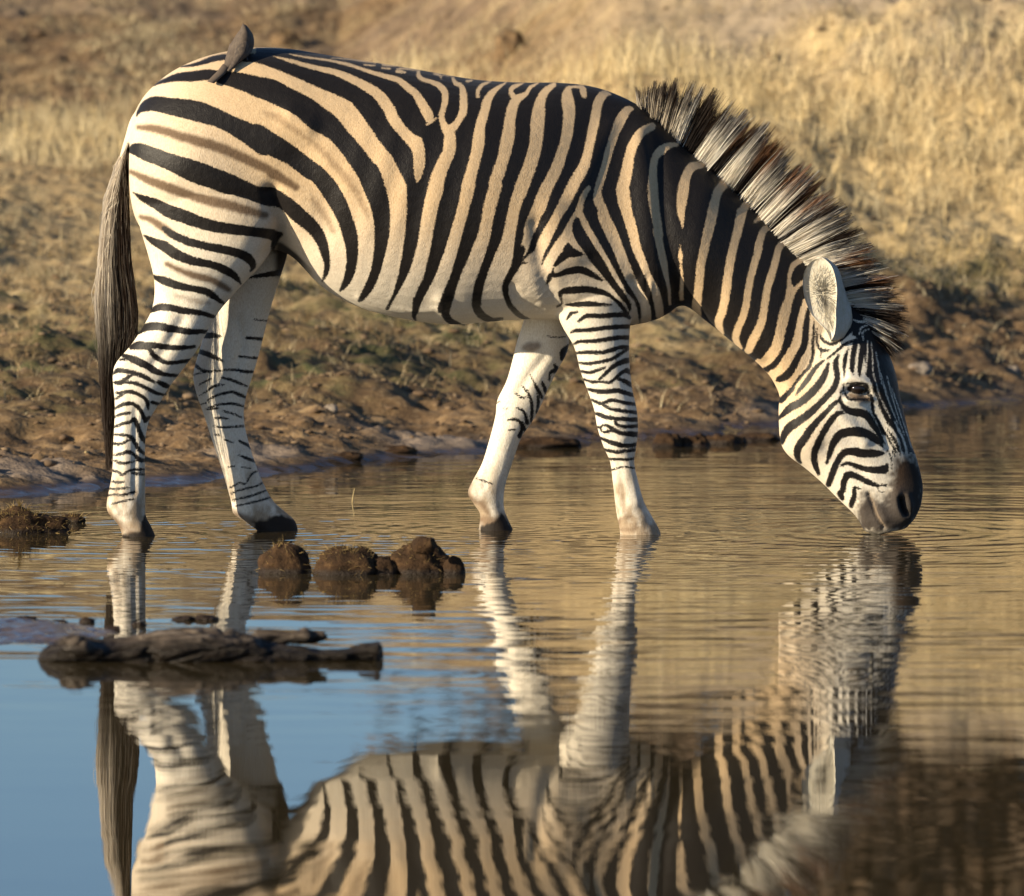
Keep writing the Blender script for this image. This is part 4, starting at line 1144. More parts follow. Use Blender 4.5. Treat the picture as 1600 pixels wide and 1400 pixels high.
gm.set(Base_Color=col, Roughness=gm.rng(wet, .35, 1, .95, .14))
gm.b.inputs['Specular IOR Level'].default_value = .4
hh = gm.math('ADD', gm.math('MULTIPLY', n2, 1.0), gm.math('MULTIPLY', n3, .35))
gb = gm.n('ShaderNodeBump')
gb.inputs['Distance'].default_value = .03
gm.l(gm.rng(wet, .2, 1, 1.0, .10), gb.inputs['Strength'])
gm.l(hh, gb.inputs['Height'])
gm.l(gb.outputs[0], gm.b.inputs['Normal'])

def ground_attrs(V):
    X, Y = V[:, 0], V[:, 1]
    px, py = project(V)
    sy = shore_y(X)
    P = np.stack([X, Y, np.zeros_like(X)], 1)
    nz = fbm(P * 1.3, 3, 51)
    nf = fbm(P * 5, 3, 52)
    # strips of dry grass along the slope, bare soil by the water and at the crest
    d = (Y - sy) / (crest_y(X) - sy) + .05 * nz
    right = smoothstep(-.4, 1.2, X)
    grass = smoothstep(.16, .42, d + .10 * nf) * (1 - smoothstep(.70, .80, d) * (1 - right))
    grass = np.clip(grass * (.55 + .45 * right) + .25 * smoothstep(.2, .6, nf), 0, 1) * smoothstep(.2, .3, d)
    green = smoothstep(.10, .20, d) * smoothstep(.42, .30, d) * (.45 + .55 * smoothstep(-.2, .5, nf)) * smoothstep(1.8, .4, np.abs(X + .9) - .6)
    green = np.maximum(green, .8 * smoothstep(.24, .3, d) * smoothstep(.5, .4, d) * smoothstep(1.3, 2.0, X))
    grey = smoothstep(.84, .96, d + .08 * nz) * (.25 + .5 * smoothstep(.2, 1.4, X))
    grey = np.maximum(grey, .7 * smoothstep(.0, .03, d) * smoothstep(.10, .05, d) * smoothstep(-.1, .4, nz))
    z = V[:, 2]
    wet = smoothstep(.034, .004, z + .008 * nf) 
    return grass, green, grey, np.clip(wet, 0, 1)

def grid(name, xs, ys):
    Xg, Yg = np.meshgrid(xs, ys)
    X, Y = Xg.ravel(), Yg.ravel()
    V = np.stack([X, Y, ground_z(X, Y)], 1)
    a, b_ = len(xs), len(ys)
    I = np.arange(a * b_).reshape(b_, a)
    F = np.stack([I[:-1, :-1].ravel(), I[:-1, 1:].ravel(), I[1:, 1:].ravel(), I[1:, :-1].ravel()], 1)
    me = fast_mesh(name, V, F, gm.m)
    for nm, arr in zip(('grassy', 'green', 'grey', 'wet'), ground_attrs(V)): set_attr(me, nm, arr)
    return tag(link(name, me), kind='structure')
xs = np.concatenate([[-400, -120, -40, -18, -10], np.arange(-6, -2.9, .06), np.arange(-2.9, 2.95, .0155), np.arange(3.0, 6.1, .06), [10, 18, 40, 120, 400]])
ys = np.concatenate([[-1500, -300, -100, -60, -30, -22, -19, -17, -16, -15, -14, -13, -12, -8, -4, -1], np.arange(.4, 1.2, .05), np.arange(1.2, 11.5, .018), np.arange(11.5, 20, .04), np.arange(20, 40, .5), np.array([45, 60, 90, 150, 300, 700, 1500])])
grid('ground', xs, ys)

# water: a still brown pool with fine ripples that run out from the drinking muzzle
wm = NT('pool_water')
wv = wm.coord()
sep = wm.n('ShaderNodeSeparateXYZ')
wm.l(wv, sep.inputs[0])
MZ = at(1385, 826, spine_y(1385))
def ring(cx, cy, lam, amp, fade, ph):
    dx_ = wm.math('SUBTRACT', sep.outputs[0], float(cx))
    dy_ = wm.math('SUBTRACT', sep.outputs[1], float(cy))
    r = wm.math('SQRT', wm.math('ADD', wm.math('MULTIPLY', dx_, dx_), wm.math('MULTIPLY', dy_, dy_)))
    warp = wm.math('MULTIPLY', wm.math('SUBTRACT', wm.noise(wm.coord((.9, .9, 1)), 1.0, 2), .5), 1.6)
    s = wm.math('SINE', wm.math('ADD', wm.math('MULTIPLY', wm.math('ADD', r, wm.math('MULTIPLY', warp, lam)), 2 * math.pi / lam), ph))
    env = wm.math('DIVIDE', amp, wm.math('ADD', 1.0, wm.math('MULTIPLY', r, fade)))
    s = wm.math('MULTIPLY', s, env)
    rr = wm.math('MAXIMUM', r, .02)
    return wm.math('MULTIPLY', s, wm.math('DIVIDE', dx_, rr)), wm.math('MULTIPLY', s, wm.math('DIVIDE', dy_, rr))
parts = [ring(MZ[0], MZ[1], .21, .0062, .35, 0), ring(MZ[0] + .06, MZ[1], .11, .0050, .5, 1.3), ring(-1.1, -.25, .16, .0022, .5, .4)]
calm = wm.rng(wm.noise(wm.coord((.35, .55, 1)), 1.0, 2, .5), .36, .60, .55, 1.25)
near_ = wm.rng(sep.outputs[1], -6.6, -4.4, .17, 1.0)
left_ = wm.rng(sep.outputs[0], -1.6, .4, .55, 1.0)
calm = wm.math('MULTIPLY', calm, wm.math('MULTIPLY', near_, left_))
def chop(sx, sy_, scale, ax, ay, detail=2):
    c = wm.noise(wm.coord((sx, sy_, 1)), scale, detail, .55, col=True)
    q_ = wm.n('ShaderNodeSeparateXYZ')
    wm.l(c, q_.inputs[0])
    return (wm.math('MULTIPLY', wm.math('SUBTRACT', q_.outputs[0], .5), ax), wm.math('MULTIPLY', wm.math('SUBTRACT', q_.outputs[1], .5), ay))
for hx, hy, hY in ((218, 841, spine_y(218) + NH), (437, 832, spine_y(437) + FH), (774, 831, spine_y(774) + FF), (1002, 830, spine_y(1002) + NF)):
    hp = at(hx, hy, hY)
    parts.append(ring(hp[0], hp[1], .085, .050, 6.0, hx))
parts.append(ring(MZ[0], MZ[1], .13, .055, 4.5, .7))
parts += [chop(1.3, 7.0, 2.2, .012, .088), chop(.8, 3.0, 1.0, .004, .020)]
def total(i):
    o = parts[0][i]
    for p in parts[1:]: o = wm.math('ADD', o, p[i])
    return wm.math('MULTIPLY', o, calm)
comb = wm.n('ShaderNodeCombineXYZ')
wm.l(total(0), comb.inputs[0])
wm.l(total(1), comb.inputs[1])
comb.inputs[2].default_value = 1.0
nn = wm.n('ShaderNodeVectorMath', operation='NORMALIZE')
wm.l(comb.outputs[0], nn.inputs[0])
wm.set(Base_Color=(.040, .030, .015), Roughness=.012, IOR=1.5)
wm.l(nn.outputs[0], wm.b.inputs['Normal'])
W0 = 60.0
water = new_obj('water', [(-W0, -14, 0), (W0, -14, 0), (W0, 12, 0), (-W0, 12, 0)], [(0, 1, 2, 3)], wm.m, None, False)
tag(water, kind='structure')

# ================================================================== GRASS AND GROUND LITTER
CROPS['G'] = (40, 940, .3625)
CROPS['B'] = (320, 20, .085714)
gmat = NT('dry_grass')
gmat.set(Base_Color=gmat.attr('tint', 'Color'), Roughness=.7)
gmat.b.inputs['Specular IOR Level'].default_value = .2
tr = gmat.n('ShaderNodeBsdfTranslucent')
gmat.l(gmat.attr('tint', 'Color'), tr.inputs['Color'])
mx = gmat.n('ShaderNodeMixShader')
mx.inputs[0].default_value = .25
gmat.l(gmat.b.outputs[0], mx.inputs[1])
gmat.l(tr.outputs[0], mx.inputs[2])
gmat.l(mx.outputs[0], gmat.out.inputs['Surface'])

def blades(name, X, Y, H, lean, width, tint, seed=0, seg=3, flat=None):
    rng = np.random.default_rng(seed)
    n = len(X)
    Z = ground_z(X, Y)
    a = rng.uniform(0, 2 * np.pi, n)
    ld = np.stack([np.cos(a), np.sin(a)], 1)
    wa = rng.uniform(0, np.pi, n)
    V = np.zeros((n, seg + 1, 2, 3))
    for i, t in enumerate(np.linspace(0, 1, seg + 1)):
        out = lean * H * (t ** 1.7)
        up = H * t * np.sqrt(np.maximum(1 - (lean * t) ** 2 * .6, .05))
        p = np.stack([X + ld[:, 0] * out, Y + ld[:, 1] * out, Z - .01 + up], 1)
        w = width * (1 - .85 * t) / 2
        s = np.stack([np.cos(wa) * w, np.sin(wa) * w, np.zeros(n)], 1)
        V[:, i, 0], V[:, i, 1] = p - s, p + s
    base = (np.arange(n) * (seg + 1) * 2)[:, None]
    F = np.concatenate([np.concatenate([base + 2 * i, base + 2 * i + 1, base + 2 * i + 3, base + 2 * i + 2], 1) for i in range(seg)], 0)
    me = fast_mesh(name, V.reshape(-1, 3), F, gmat.m)
    set_attr(me, 'tint', np.repeat(tint, (seg + 1) * 2, axis=0), 'FLOAT_COLOR')
    return tag(link(name, me), kind='stuff')

def scatter(n, seed, fn, x0=-3.6, x1=3.9):
    """random points on the bank kept with probability fn(photo x, photo y, noise)"""
    rng = np.random.default_rng(seed)
    X = rng.uniform(x0, x1, n)
    Y = rng.uniform(1.2, 19, n)
    V = np.stack([X, Y, ground_z(X, Y, False)], 1)
    px, py = project(V)
    P = np.stack([X, Y, np.zeros(n)], 1)
    nz = fbm(P * np.array((1.6, 1.0, 1)), 3, 61)
    nf = fbm(P * 6, 2, 62)
    d = (Y - shore_y(X)) / (crest_y(X) - shore_y(X))
    k = (rng.uniform(0, 1, n) < fn(px, py, nz, nf)) & (d > .03) & (d < 1.25)
    return X[k], Y[k], px[k], py[k], nz[k], nf[k], rng

pale = np.array((.80, .68, .43)); gold = np.array((.68, .52, .25)); olive = np.array((.085, .085, .030)); tanb = np.array((.30, .20, .10))
# tall pale grass on the right and a thinner band on the left
def tall(px, py, nz, nf):
    r = smoothstep(880, 1080, px + 60 * nz) * smoothstep(50, 100, py + 25 * nz) * smoothstep(350, 250, py + 60 * nz) * .8
    mid = .35 * smoothstep(500, 640, px) * smoothstep(1000, 900, px) * smoothstep(90, 115, py + 14 * nz) * smoothstep(190, 160, py)
    l = .55 * smoothstep(330, 200, px) * smoothstep(135, 165, py + 20 * nz) * smoothstep(275, 235, py + 20 * nz)
    return np.clip((r + mid + l) * (.75 + .8 * nf), 0, 1)
X, Y, px, py, nz, nf, rng = scatter(330000, 71, tall)
H = rng.uniform(.06, .20, len(X)) * (1 + .35 * nz) * np.where(px > 880, 1.15, .85)
mixc = np.clip(.5 + .6 * nf + rng.normal(0, .25, len(X)), 0, 1)[:, None]
blades('tall_dry_grass', X, Y, H, rng.uniform(.1, .75, len(X)), rng.uniform(.0025, .0045, len(X)), (pale * mixc + gold * (1 - mixc)) * rng.uniform(.75, 1.15, (len(X), 1)), 72)
# trampled straw over the middle of the slope
def straw(px, py, nz, nf):
    s = smoothstep(60, 160, py) * smoothstep(540, 420, py + 70 * nz) * (.45 + .55 * smoothstep(900, 1150, px))
    t = .62 * smoothstep(130, 50, py) * smoothstep(-.5, .3, nz + .5 * nf) + .16
    return np.clip((s + t) * (.45 + 1.2 * nf), 0, 1) * smoothstep(690, 600, py)
X, Y, px, py, nz, nf, rng = scatter(420000, 81, straw)
mixc = np.clip(.5 + .5 * nz + rng.normal(0, .3, len(X)), 0, 1)[:, None]
blades('trampled_straw', X, Y, rng.uniform(.02, .10, len(X)), rng.uniform(.45, 1.15, len(X)), rng.uniform(.0022, .0045, len(X)), (pale * mixc + tanb * (1 - mixc)) * rng.uniform(.6, 1.1, (len(X), 1)), 82, 2)
# short green-brown tufts low on the bank
def tufts(px, py, nz, nf):
    a = smoothstep(330, 400, py) * smoothstep(590, 520, py + 30 * nz) * smoothstep(1000, 700, px)
    b = smoothstep(350, 400, py) * smoothstep(520, 470, py) * smoothstep(1300, 1420, px) * 1.2
    return np.clip((a + b) * smoothstep(-.25, .4, nf + .4 * nz), 0, 1)
X, Y, px, py, nz, nf, rng = scatter(130000, 91, tufts)
mixc = np.clip(.45 + .6 * nz + rng.normal(0, .25, len(X)), 0, 1)[:, None]
yell = (smoothstep(1300, 1420, px) * smoothstep(470, 400, py))[:, None]
c = (olive * mixc + tanb * (1 - mixc)) * (1 - yell) + gold * yell
blades('green_grass_tufts', X, Y, rng.uniform(.025, .085, len(X)) * (1 + .8 * yell[:, 0]), rng.uniform(.2, .9, len(X)), rng.uniform(.003, .006, len(X)), c * rng.uniform(.6, 1.2, (len(X), 1)), 92, 2)

# crumbs of dry mud and dung all over the bank
cm = NT('mud_crumbs')
cm.set(Base_Color=cm.attr('tint', 'Color'), Roughness=.95)
ico_v = np.array([(0, 0, 1), (.894, 0, .447), (.276, .851, .447), (-.724, .526, .447), (-.724, -.526, .447), (.276, -.851, .447), (.724, .526, -.447), (-.276, .851, -.447), (-.894, 0, -.447), (-.276, -.851, -.447), (.724, -.526, -.447), (0, 0, -1)])
ico_f = np.array([(0, 1, 2), (0, 2, 3), (0, 3, 4), (0, 4, 5), (0, 5, 1), (1, 6, 2), (2, 7, 3), (3, 8, 4), (4, 9, 5), (5, 10, 1), (6, 7, 2), (7, 8, 3), (8, 9, 4), (9, 10, 5), (10, 6, 1), (11, 7, 6), (11, 8, 7), (11, 9, 8), (11, 10, 9), (11, 6, 10)])
def crumbs(px, py, nz, nf):
    return np.clip(smoothstep(400, 560, py) * (.5 + .9 * nf) + .10, 0, 1)
X, Y, px, py, nz, nf, rng = scatter(60000, 101, crumbs)
n = len(X)
R_ = np.exp(rng.normal(-5.2, .55, n)).clip(.002, .022)
base = ico_v[None] * rng.uniform(.65, 1.25, (n, 12, 1)) * R_[:, None, None] * np.stack([rng.uniform(1.0, 2.2, n), rng.uniform(.8, 1.4, n), rng.uniform(.4, .8, n)], 1)[:, None, :]
V = base + np.stack([X, Y, ground_z(X, Y) + R_ * .25], 1)[:, None, :]
F = (ico_f[None] + (np.arange(n) * 12)[:, None, None]).reshape(-1, 3)
me = fast_mesh('mud_crumbs', V.reshape(-1, 3), F, cm.m, False)
mixc = rng.uniform(0, 1, (n, 1)) ** 2
tint = np.array((.11, .068, .037)) * (1 - mixc) + np.array((.21, .145, .085)) * mixc
set_attr(me, 'tint', np.repeat(tint, 12, 0), 'FLOAT_COLOR')
tag(link('mud_crumbs', me), kind='stuff')

# ================================================================== TREES behind the bank (seen only mirrored in the pool)
bark = NT('bark')
bark.set(Base_Color=bark.ramp(bark.noise(bark.coord((6, 6, 1)), 3, 4), [(.3, (.05, .037, .027)), (.7, (.13, .10, .075))]), Roughness=.9)
leaf = NT('brown_leaves')
leaf.set(Base_Color=leaf.ramp(leaf.noise(leaf.coord(), 1.3, 3), [(.35, (.040, .026, .014)), (.65, (.085, .052, .028))]), Roughness=.8)
def tree(x, y, h, r, seed, label):
    rng = np.random.default_rng(seed)
    gz = float(ground_z(np.array([x]), np.array([y]), False)[0])
    root = bpy.data.objects.new('thorn_tree', None)
    COL.objects.link(root)
    root.location = (x, y, gz)
    tag(root, label, 'tree', 'trees behind the far bank')
    V, F = [], []
    def tube(a, b_, r0, r1):
        a, b_ = np.array(a, float), np.array(b_, float)
        d = (b_ - a) / np.linalg.norm(b_ - a)
        s1 = np.cross(d, (0.3, 1, .1)); s1 /= np.linalg.norm(s1); s2 = np.cross(d, s1)
        o = len(V)
        for p, rr in ((a, r0), (b_, r1)):
            for k_ in range(8):
                q_ = 2 * math.pi * k_ / 8
                V.append(p + rr * (s1 * math.cos(q_) + s2 * math.sin(q_)))
        for k_ in range(8):
            F.append((o + k_, o + (k_ + 1) % 8, o + 8 + (k_ + 1) % 8, o + 8 + k_))
    tube((0, 0, -.2), (.1, 0, h * .35), .17, .12)
    tips = []
    for k_ in range(13):
        a_ = rng.uniform(0, 6.28); rr = rng.uniform(.4, .95) * r
        t_ = np.array((rr * math.cos(a_), rr * math.sin(a_), rng.uniform(.35, .97) * h))
        mid_ = np.array((t_[0] * .4 + .1, t_[1] * .4, h * rng.uniform(.3, .5)))
        tube((.05, 0, h * rng.uniform(.12, .33)), mid_, .09, .05); tube(mid_, t_, .05, .015)
        tips += [t_, mid_ * .4 + t_ * .6]
    new_obj('trunk', V, F, bark.m, root)
    n = 15000
    c = np.array(tips)[rng.integers(0, len(tips), n)]
    P = c + rng.normal(0, 1, (n, 3)) * np.array((r * .26, r * .26, h * .11))
    P2 = np.stack([rng.normal(0, r * .45, n), rng.normal(0, r * .45, n), rng.uniform(.02, .9, n) * h], 1)
    P = np.where(rng.uniform(0, 1, (n, 1)) < .6, P, P2)
    P[:, 2] = np.maximum(P[:, 2], .05)
    s = rng.uniform(.05, .13, (n, 1))
    a1 = rng.normal(0, 1, (n, 3)); a1 /= np.linalg.norm(a1, axis=1, keepdims=True)
    a2 = np.cross(a1, rng.normal(0, 1, (n, 3))); a2 /= np.linalg.norm(a2, axis=1, keepdims=True)
    V = np.stack([P - a1 * s, P + a2 * s * .5, P + a1 * s, P - a2 * s * .5], 1).reshape(-1, 3)
    F = np.arange(n * 4).reshape(n, 4)
    link('crown', fast_mesh('crown', V, F, leaf.m, False), root)
for i, (x, y, h, r) in enumerate([(1.05, 27, 8.0, 1.6), (2.6, 24, 8.0, 1.9), (4.6, 26, 8.5, 2.0), (6.6, 24, 8.0, 2.2), (3.4, 30, 9.5, 2.2), (8.8, 27, 8.5, 2.3)]):
    tree(x, y, h, r, 200 + i, 'dark brown thorn tree behind the far bank, mirrored in the pool')

# ================================================================== THINGS IN AND BY THE WATER
mud = NT('wet_mud')
mv = mud.coord()
mn = mud.noise(mv, 26, 5, .65)
geo = mud.n('ShaderNodeNewGeometry')
sp = mud.n('ShaderNodeSeparateXYZ')
mud.l(geo.outputs['Position'], sp.inputs[0])
wetk = mud.rng(sp.outputs[2], .022, .004)
mc = mud.ramp(mn, [(.3, (.016, .009, .005)), (.55, (.046, .025, .012)), (.75, (.13, .075, .033))])
mud.set(Base_Color=mud.mix(wetk, mc, (.018, .011, .007)), Roughness=mud.rng(wetk, 0, 1, .92, .42))
mud.b.inputs['Specular IOR Level'].default_value = .18
mud.l(mud.bump(mud.noise(mv, 70, 5, .7), .9, .008), mud.b.inputs['Normal'])

def lump(name, x0, x1, top, wl_, label, cat, group=None, seed=1, depth=.8, rough=.16, mat=None, z=None, fibres=0, tall_=1.0, skew=0.0):
    """rounded clod between photo columns x0..x1, its top at row `top`, standing on the water (or at height z) at row wl_"""
    xc = (x0 + x1) / 2
    b_ = on_water(xc, wl_, 0 if z is None else z)
    if z is None and b_[1] > shore_y(b_[0]) - .25:      # stands on the bank: follow the line of sight to the soil
        dr = np.array(ray(xc, wl_))
        tt = np.arange(21.5, 60, .01) / dr[1]
        pts_ = np.array((0, -D0, CAM_H)) + tt[:, None] * dr
        hit = np.nonzero(np.maximum(ground_z(pts_[:, 0], pts_[:, 1]), 0) >= pts_[:, 2])[0]
        b_ = pts_[hit[0]]
    Yl = b_[1]
    hw_ = (at(x1, wl_, Yl)[0] - at(x0, wl_, Yl)[0]) / 2
    hh_ = at(xc, top, Yl)[2] - b_[2]
    cen = b_ + np.array((0, hw_ * depth, 0))
    nu, nv = 40, 22
    V, F = [], []
    for i in range(nv + 1):
        f_ = math.pi * i / nv
        for k_ in range(nu):
            g_ = 2 * math.pi * k_ / nu
            V.append((math.sin(f_) * math.cos(g_), math.sin(f_) * math.sin(g_), math.cos(f_)))
    V = np.array(V)
    sg = np.sign(V); V = sg * np.abs(V) ** .86
    nz = fbm(V * 1.7 + seed * 7.3, 3, seed) * rough + fbm(V * 6 + seed, 3, seed + 5) * rough * .38 + fbm(V * 17 + seed, 2, seed + 7) * rough * .15
    V = V * (1 + nz[:, None])
    V[:, 0] += skew * V[:, 2]
    V = V * np.array((hw_, hw_ * depth, hh_ * 1.0)) / np.array((1.0, 1.0, np.percentile(V[:, 2], 99)))
    for i in range(nv):
        for k_ in range(nu):
            F.append((i * nu + k_, (i + 1) * nu + k_, (i + 1) * nu + (k_ + 1) % nu, i * nu + (k_ + 1) % nu))
    ob = new_obj(name, V, F, mat or mud.m)
    ob.location = cen
    tag(ob, label, cat, group)
    if fibres:
        rng = np.random.default_rng(seed + 40)
        k_ = rng.choice(np.nonzero(V[:, 2] > -.1 * hh_)[0], fibres)
        r0 = V[k_] * .98
        dr = V[k_] / np.linalg.norm(V[k_], axis=1, keepdims=True) + rng.normal(0, .9, (fibres, 3))
        tp = r0 + dr * rng.uniform(.004, .013, (fibres, 1))
        cl = np.array((.36, .25, .10)) * rng.uniform(.4, 1.2, (fibres, 1))
        fb = ribbons('grass_fibre', r0, (r0 + tp) / 2, tp, np.full(fibres, .0022), cl, cl, hair_mat, ob, seed, 2)
        fb['kind'] = 'stuff'
    return ob
DG = 'dung clods in the shallow water'
lump('dung_clod', 402, 487, 850, 897, 'round brown dung clod below the hind hoof, leftmost in the water row', 'dung', DG, 3, .8, .10, fibres=150, skew=-.08)
lump('dung_clod', 488, 598, 857, 899, 'long shaggy dung clod with an orange patch, right of the round clod', 'dung', DG, 12, .6, .13, fibres=300)
lump('dung_clod', 604, 704, 850, 898, 'large dark dung clod with a small crumb on its top', 'dung', DG, 17, .7, .15, fibres=260)
lump('dung_clod', 692, 727, 869, 898, 'small smooth dark clod at the right end of the dung row', 'dung', DG, 23, .7, .10)
lump('dung_crumb', 644, 681, 839, 853, 'small reddish crumb perched on the large dark dung clod', 'dung', None, 29, .7, .12, z=.085)
lump('dung_clod', 575, 622, 871, 898, 'low black lump wedged between the shaggy clod and the large clod', 'dung', DG, 31, .8, .12)
lump('mud_mound', -40, 96, 794, 834, 'shaggy rust brown mound of weed and mud at the left edge', 'mound', None, 37, .6, .2, fibres=900)
lump('mud_mound', 92, 132, 804, 818, 'small low mud lump just right of the shaggy mound', 'mound', None, 41, .6, .2, fibres=60)
SC = 'mud clods along the far water line'
for i, (a, b_, t_, w_, lb) in enumerate([(1020, 1066, 677, 699, 'dark mud clod at the far shore just right of the striped foreleg'), (1060, 1108, 679, 698, 'dark mud clod in the middle of the far shore row'),
                                     (1100, 1164, 679, 694, 'broad dark mud clod at the far shore below the neck'), (1154, 1216, 677, 689, 'flat mud clod at the far shore beside the jaw'),
                                     (796, 900, 684, 700, 'long dark mud bank at the shore between the forelegs'), (586, 652, 697, 708, 'low brown clod at the shore left of the forelegs'),
                                     (515, 565, 706, 716, 'small brown clod at the shore behind the hind legs')]):
    lump('mud_clod', a, b_, t_, w_, lb, 'mud', SC, 50 + i, .7, .22)
PC = 'crumbs on the mud by the driftwood'
for i, (a, b_, t_, w_, lb) in enumerate([(22, 58, 964, 972, 'flat dark crumb on the mud at the left edge'), (124, 146, 965, 974, 'small upright crumb left of the driftwood hump'), (80, 106, 969, 975, 'flat dark crumb in the middle of the small mud bar'),
                                     (162, 188, 978, 986, 'flat crumb just behind the driftwood root end'), (268, 304, 963, 970, 'thin dark crumb floating behind the driftwood'), (304, 340, 962, 970, 'slightly thicker dark crumb behind the driftwood, right of the thin one'), (205, 228, 972, 978, 'tiny dark crumb between the mud bar and the driftwood hump')]):
    lump('mud_crumb', a, b_, t_, w_, lb, 'mud', PC, 70 + i, .8, .2)
stone = NT('pale_stone')
stone.set(Base_Color=stone.ramp(stone.noise(stone.coord(), 18, 4), [(.3, (.13, .10, .075)), (.7, (.29, .24, .19))]), Roughness=.85)
stone.l(stone.bump(stone.noise(stone.coord(), 60, 4), .6, .006), stone.b.inputs['Normal'])
SG = 'pale stones on the far bank'
for i, (a, b_, t_, w_, lb) in enumerate([(1418, 1458, 566, 584, 'pale stone on the mud right of the nose'), (1574, 1594, 572, 582, 'small pale stone at the right edge of the far bank'), (505, 528, 632, 642, 'small pale stone on the mud between hind legs and foreleg')]):
    lump('pale_stone', a, b_, t_, w_, lb, 'stone', SG, 90 + i, .8, .16, stone.m)
earth = NT('earth')
earth.set(Base_Color=earth.ramp(earth.noise(earth.coord(), 30, 4), [(.3, (.05, .03, .015)), (.7, (.19, .12, .058))]), Roughness=.95)
DC = 'dark earth clods on the upper bank'
for i, (a, b_, t_, w_, lb) in enumerate([(772, 820, 46, 92, 'dark shaggy earth clod above the middle of the back'), (424, 470, 50, 74, 'brown earth clod just right of the perched bird')]):
    lump('earth_clod', a, b_, t_, w_, lb, 'earth', DC, 110 + i, .8, .24, earth.m, fibres=260)

# mud bar in the left foreground
c0 = on_water(10, 986)
gx = np.linspace(-.55, .32, 90); gy = np.linspace(-.40, .36, 70)
Xg, Yg = np.meshgrid(gx, gy)
X, Y = Xg.ravel(), Yg.ravel()
rr = np.sqrt((np.where(X > 0, X / .26, X / .7)) ** 2 + (Y / .30) ** 2)
h_ = .016 * (1 - rr ** 1.5) + .007 * fbm(np.stack([X * 9, Y * 5, X * 0], 1), 4, 77) + .003 * fbm(np.stack([X * 40, Y * 30, X * 0], 1), 2, 78)
I = np.arange(len(X)).reshape(len(gy), len(gx))
F = np.stack([I[:-1, :-1].ravel(), I[:-1, 1:].ravel(), I[1:, 1:].ravel(), I[1:, :-1].ravel()], 1)
bar = NT('mud_bar')
bn = bar.noise(bar.coord(), 22, 5, .6)
bar.set(Base_Color=bar.ramp(bn, [(.3, (.05, .036, .030)), (.7, (.12, .085, .068))]), Roughness=bar.rng(bn, .35, .65, .10, .45))
bar.l(bar.bump(bn, .25, .01), bar.b.inputs['Normal'])
mb = link('mud_bar', fast_mesh('mud_bar', np.stack([X, Y, np.maximum(h_, -.03)], 1), F, bar.m))
mb.location = c0
tag(mb, kind='structure')

# driftwood
wood = NT('driftwood')
wv_ = wood.coord((1.2, 14, 14))
wg = wood.noise(wv_, 3.2, 5, .6, 1.2)
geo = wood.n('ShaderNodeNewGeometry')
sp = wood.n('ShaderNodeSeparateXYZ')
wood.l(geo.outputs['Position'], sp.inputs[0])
wet_shade = wood.rng(wood.math('ADD', sp.outputs[2], wood.math('MULTIPLY', wood.math('SUBTRACT', wood.noise(wood.coord(), 14, 3), .5), .035)), .070, .030)  # dark lower part: wet wood plus underside shade put into the colour
wc = wood.ramp(wg, [(.36, (.016, .011, .008)), (.5, (.075, .056, .042)), (.66, (.17, .135, .105))])
wood.set(Base_Color=wood.mix(wet_shade, wc, (.013, .009, .006)), Roughness=wood.rng(wet_shade, 0, 1, .8, .42))
wood.b.inputs['Specular IOR Level'].default_value = .25
wood.l(wood.bump(wg, 1.0, .02), wood.b.inputs['Normal'])
YL = on_water(320, 1031)[1]
def wsec(x, t_, b_, hw_, dy=0.0):
    (p,), (q_,) = crop_pts('G', [(x, t_)]), crop_pts('G', [(x + 4, b_)])
    return (p[0], p[1], q_[0], q_[1], YL + dy, hw_, 0.0)
trunk_ = [wsec(60, 222, 258, .018), wsec(82, 203, 276, .04), wsec(120, 178, 282, .055), wsec(165, 152, 285, .062), wsec(230, 138, 285, .07), wsec(300, 146, 285, .07), wsec(380, 154, 285, .07), wsec(450, 146, 285, .075),
          wsec(540, 126, 285, .08), wsec(640, 112, 285, .085), wsec(740, 105, 285, .088), wsec(850, 112, 285, .085), wsec(940, 126, 285, .08), wsec(1010, 150, 285, .07), wsec(1070, 184, 285, .055), wsec(1120, 206, 280, .04), wsec(1160, 224, 270, .02)]
arm_ = [wsec(820, 150, 230, .03, .06), wsec(900, 132, 205, .036, .07), wsec(980, 121, 190, .034, .07), wsec(1060, 117, 186, .034, .07), wsec(1130, 104, 180, .034, .07), wsec(1185, 95, 178, .036, .07), wsec(1218, 108, 180, .034, .07), wsec(1246, 124, 174, .022, .07), wsec(1282, 128, 160, .016, .07), wsec(1292, 138, 152, .006, .07)]
low_ = [wsec(950, 200, 285, .04, -.01), wsec(1050, 188, 285, .045, -.01), wsec(1150, 192, 285, .042, -.01), wsec(1230, 198, 285, .042, -.01), wsec(1310, 196, 285, .04, -.01), wsec(1400, 182, 285, .042, -.01), wsec(1470, 173, 280, .042, -.01), wsec(1526, 166, 272, .04, -.01), wsec(1532, 168, 268, .036, -.01)]
root_ = [wsec(150, 170, 220, .03, -.04), wsec(190, 148, 230, .04, -.055), wsec(240, 150, 240, .042, -.06), wsec(300, 172, 250, .035, -.055), wsec(380, 190, 262, .028, -.05), wsec(470, 200, 270, .02, -.045)]
wco, wF, wE = remesh(*merge([loft(trunk_, 28, 4), loft(arm_, 18, 4), loft(low_, 22, 4), loft(root_, 18, 4)]), .0045)
wco = laplace(wco, wE, 4, 1.0)
wn_ = vnormals(wco, wF)
fold = fbm(wco * np.array((5, 32, 32)) + np.stack([wco[:, 0] * 0, wco[:, 0] * 9, wco[:, 0] * -7], 1), 3, 33)
pit = fbm(wco * np.array((9, 18, 16)), 2, 36)
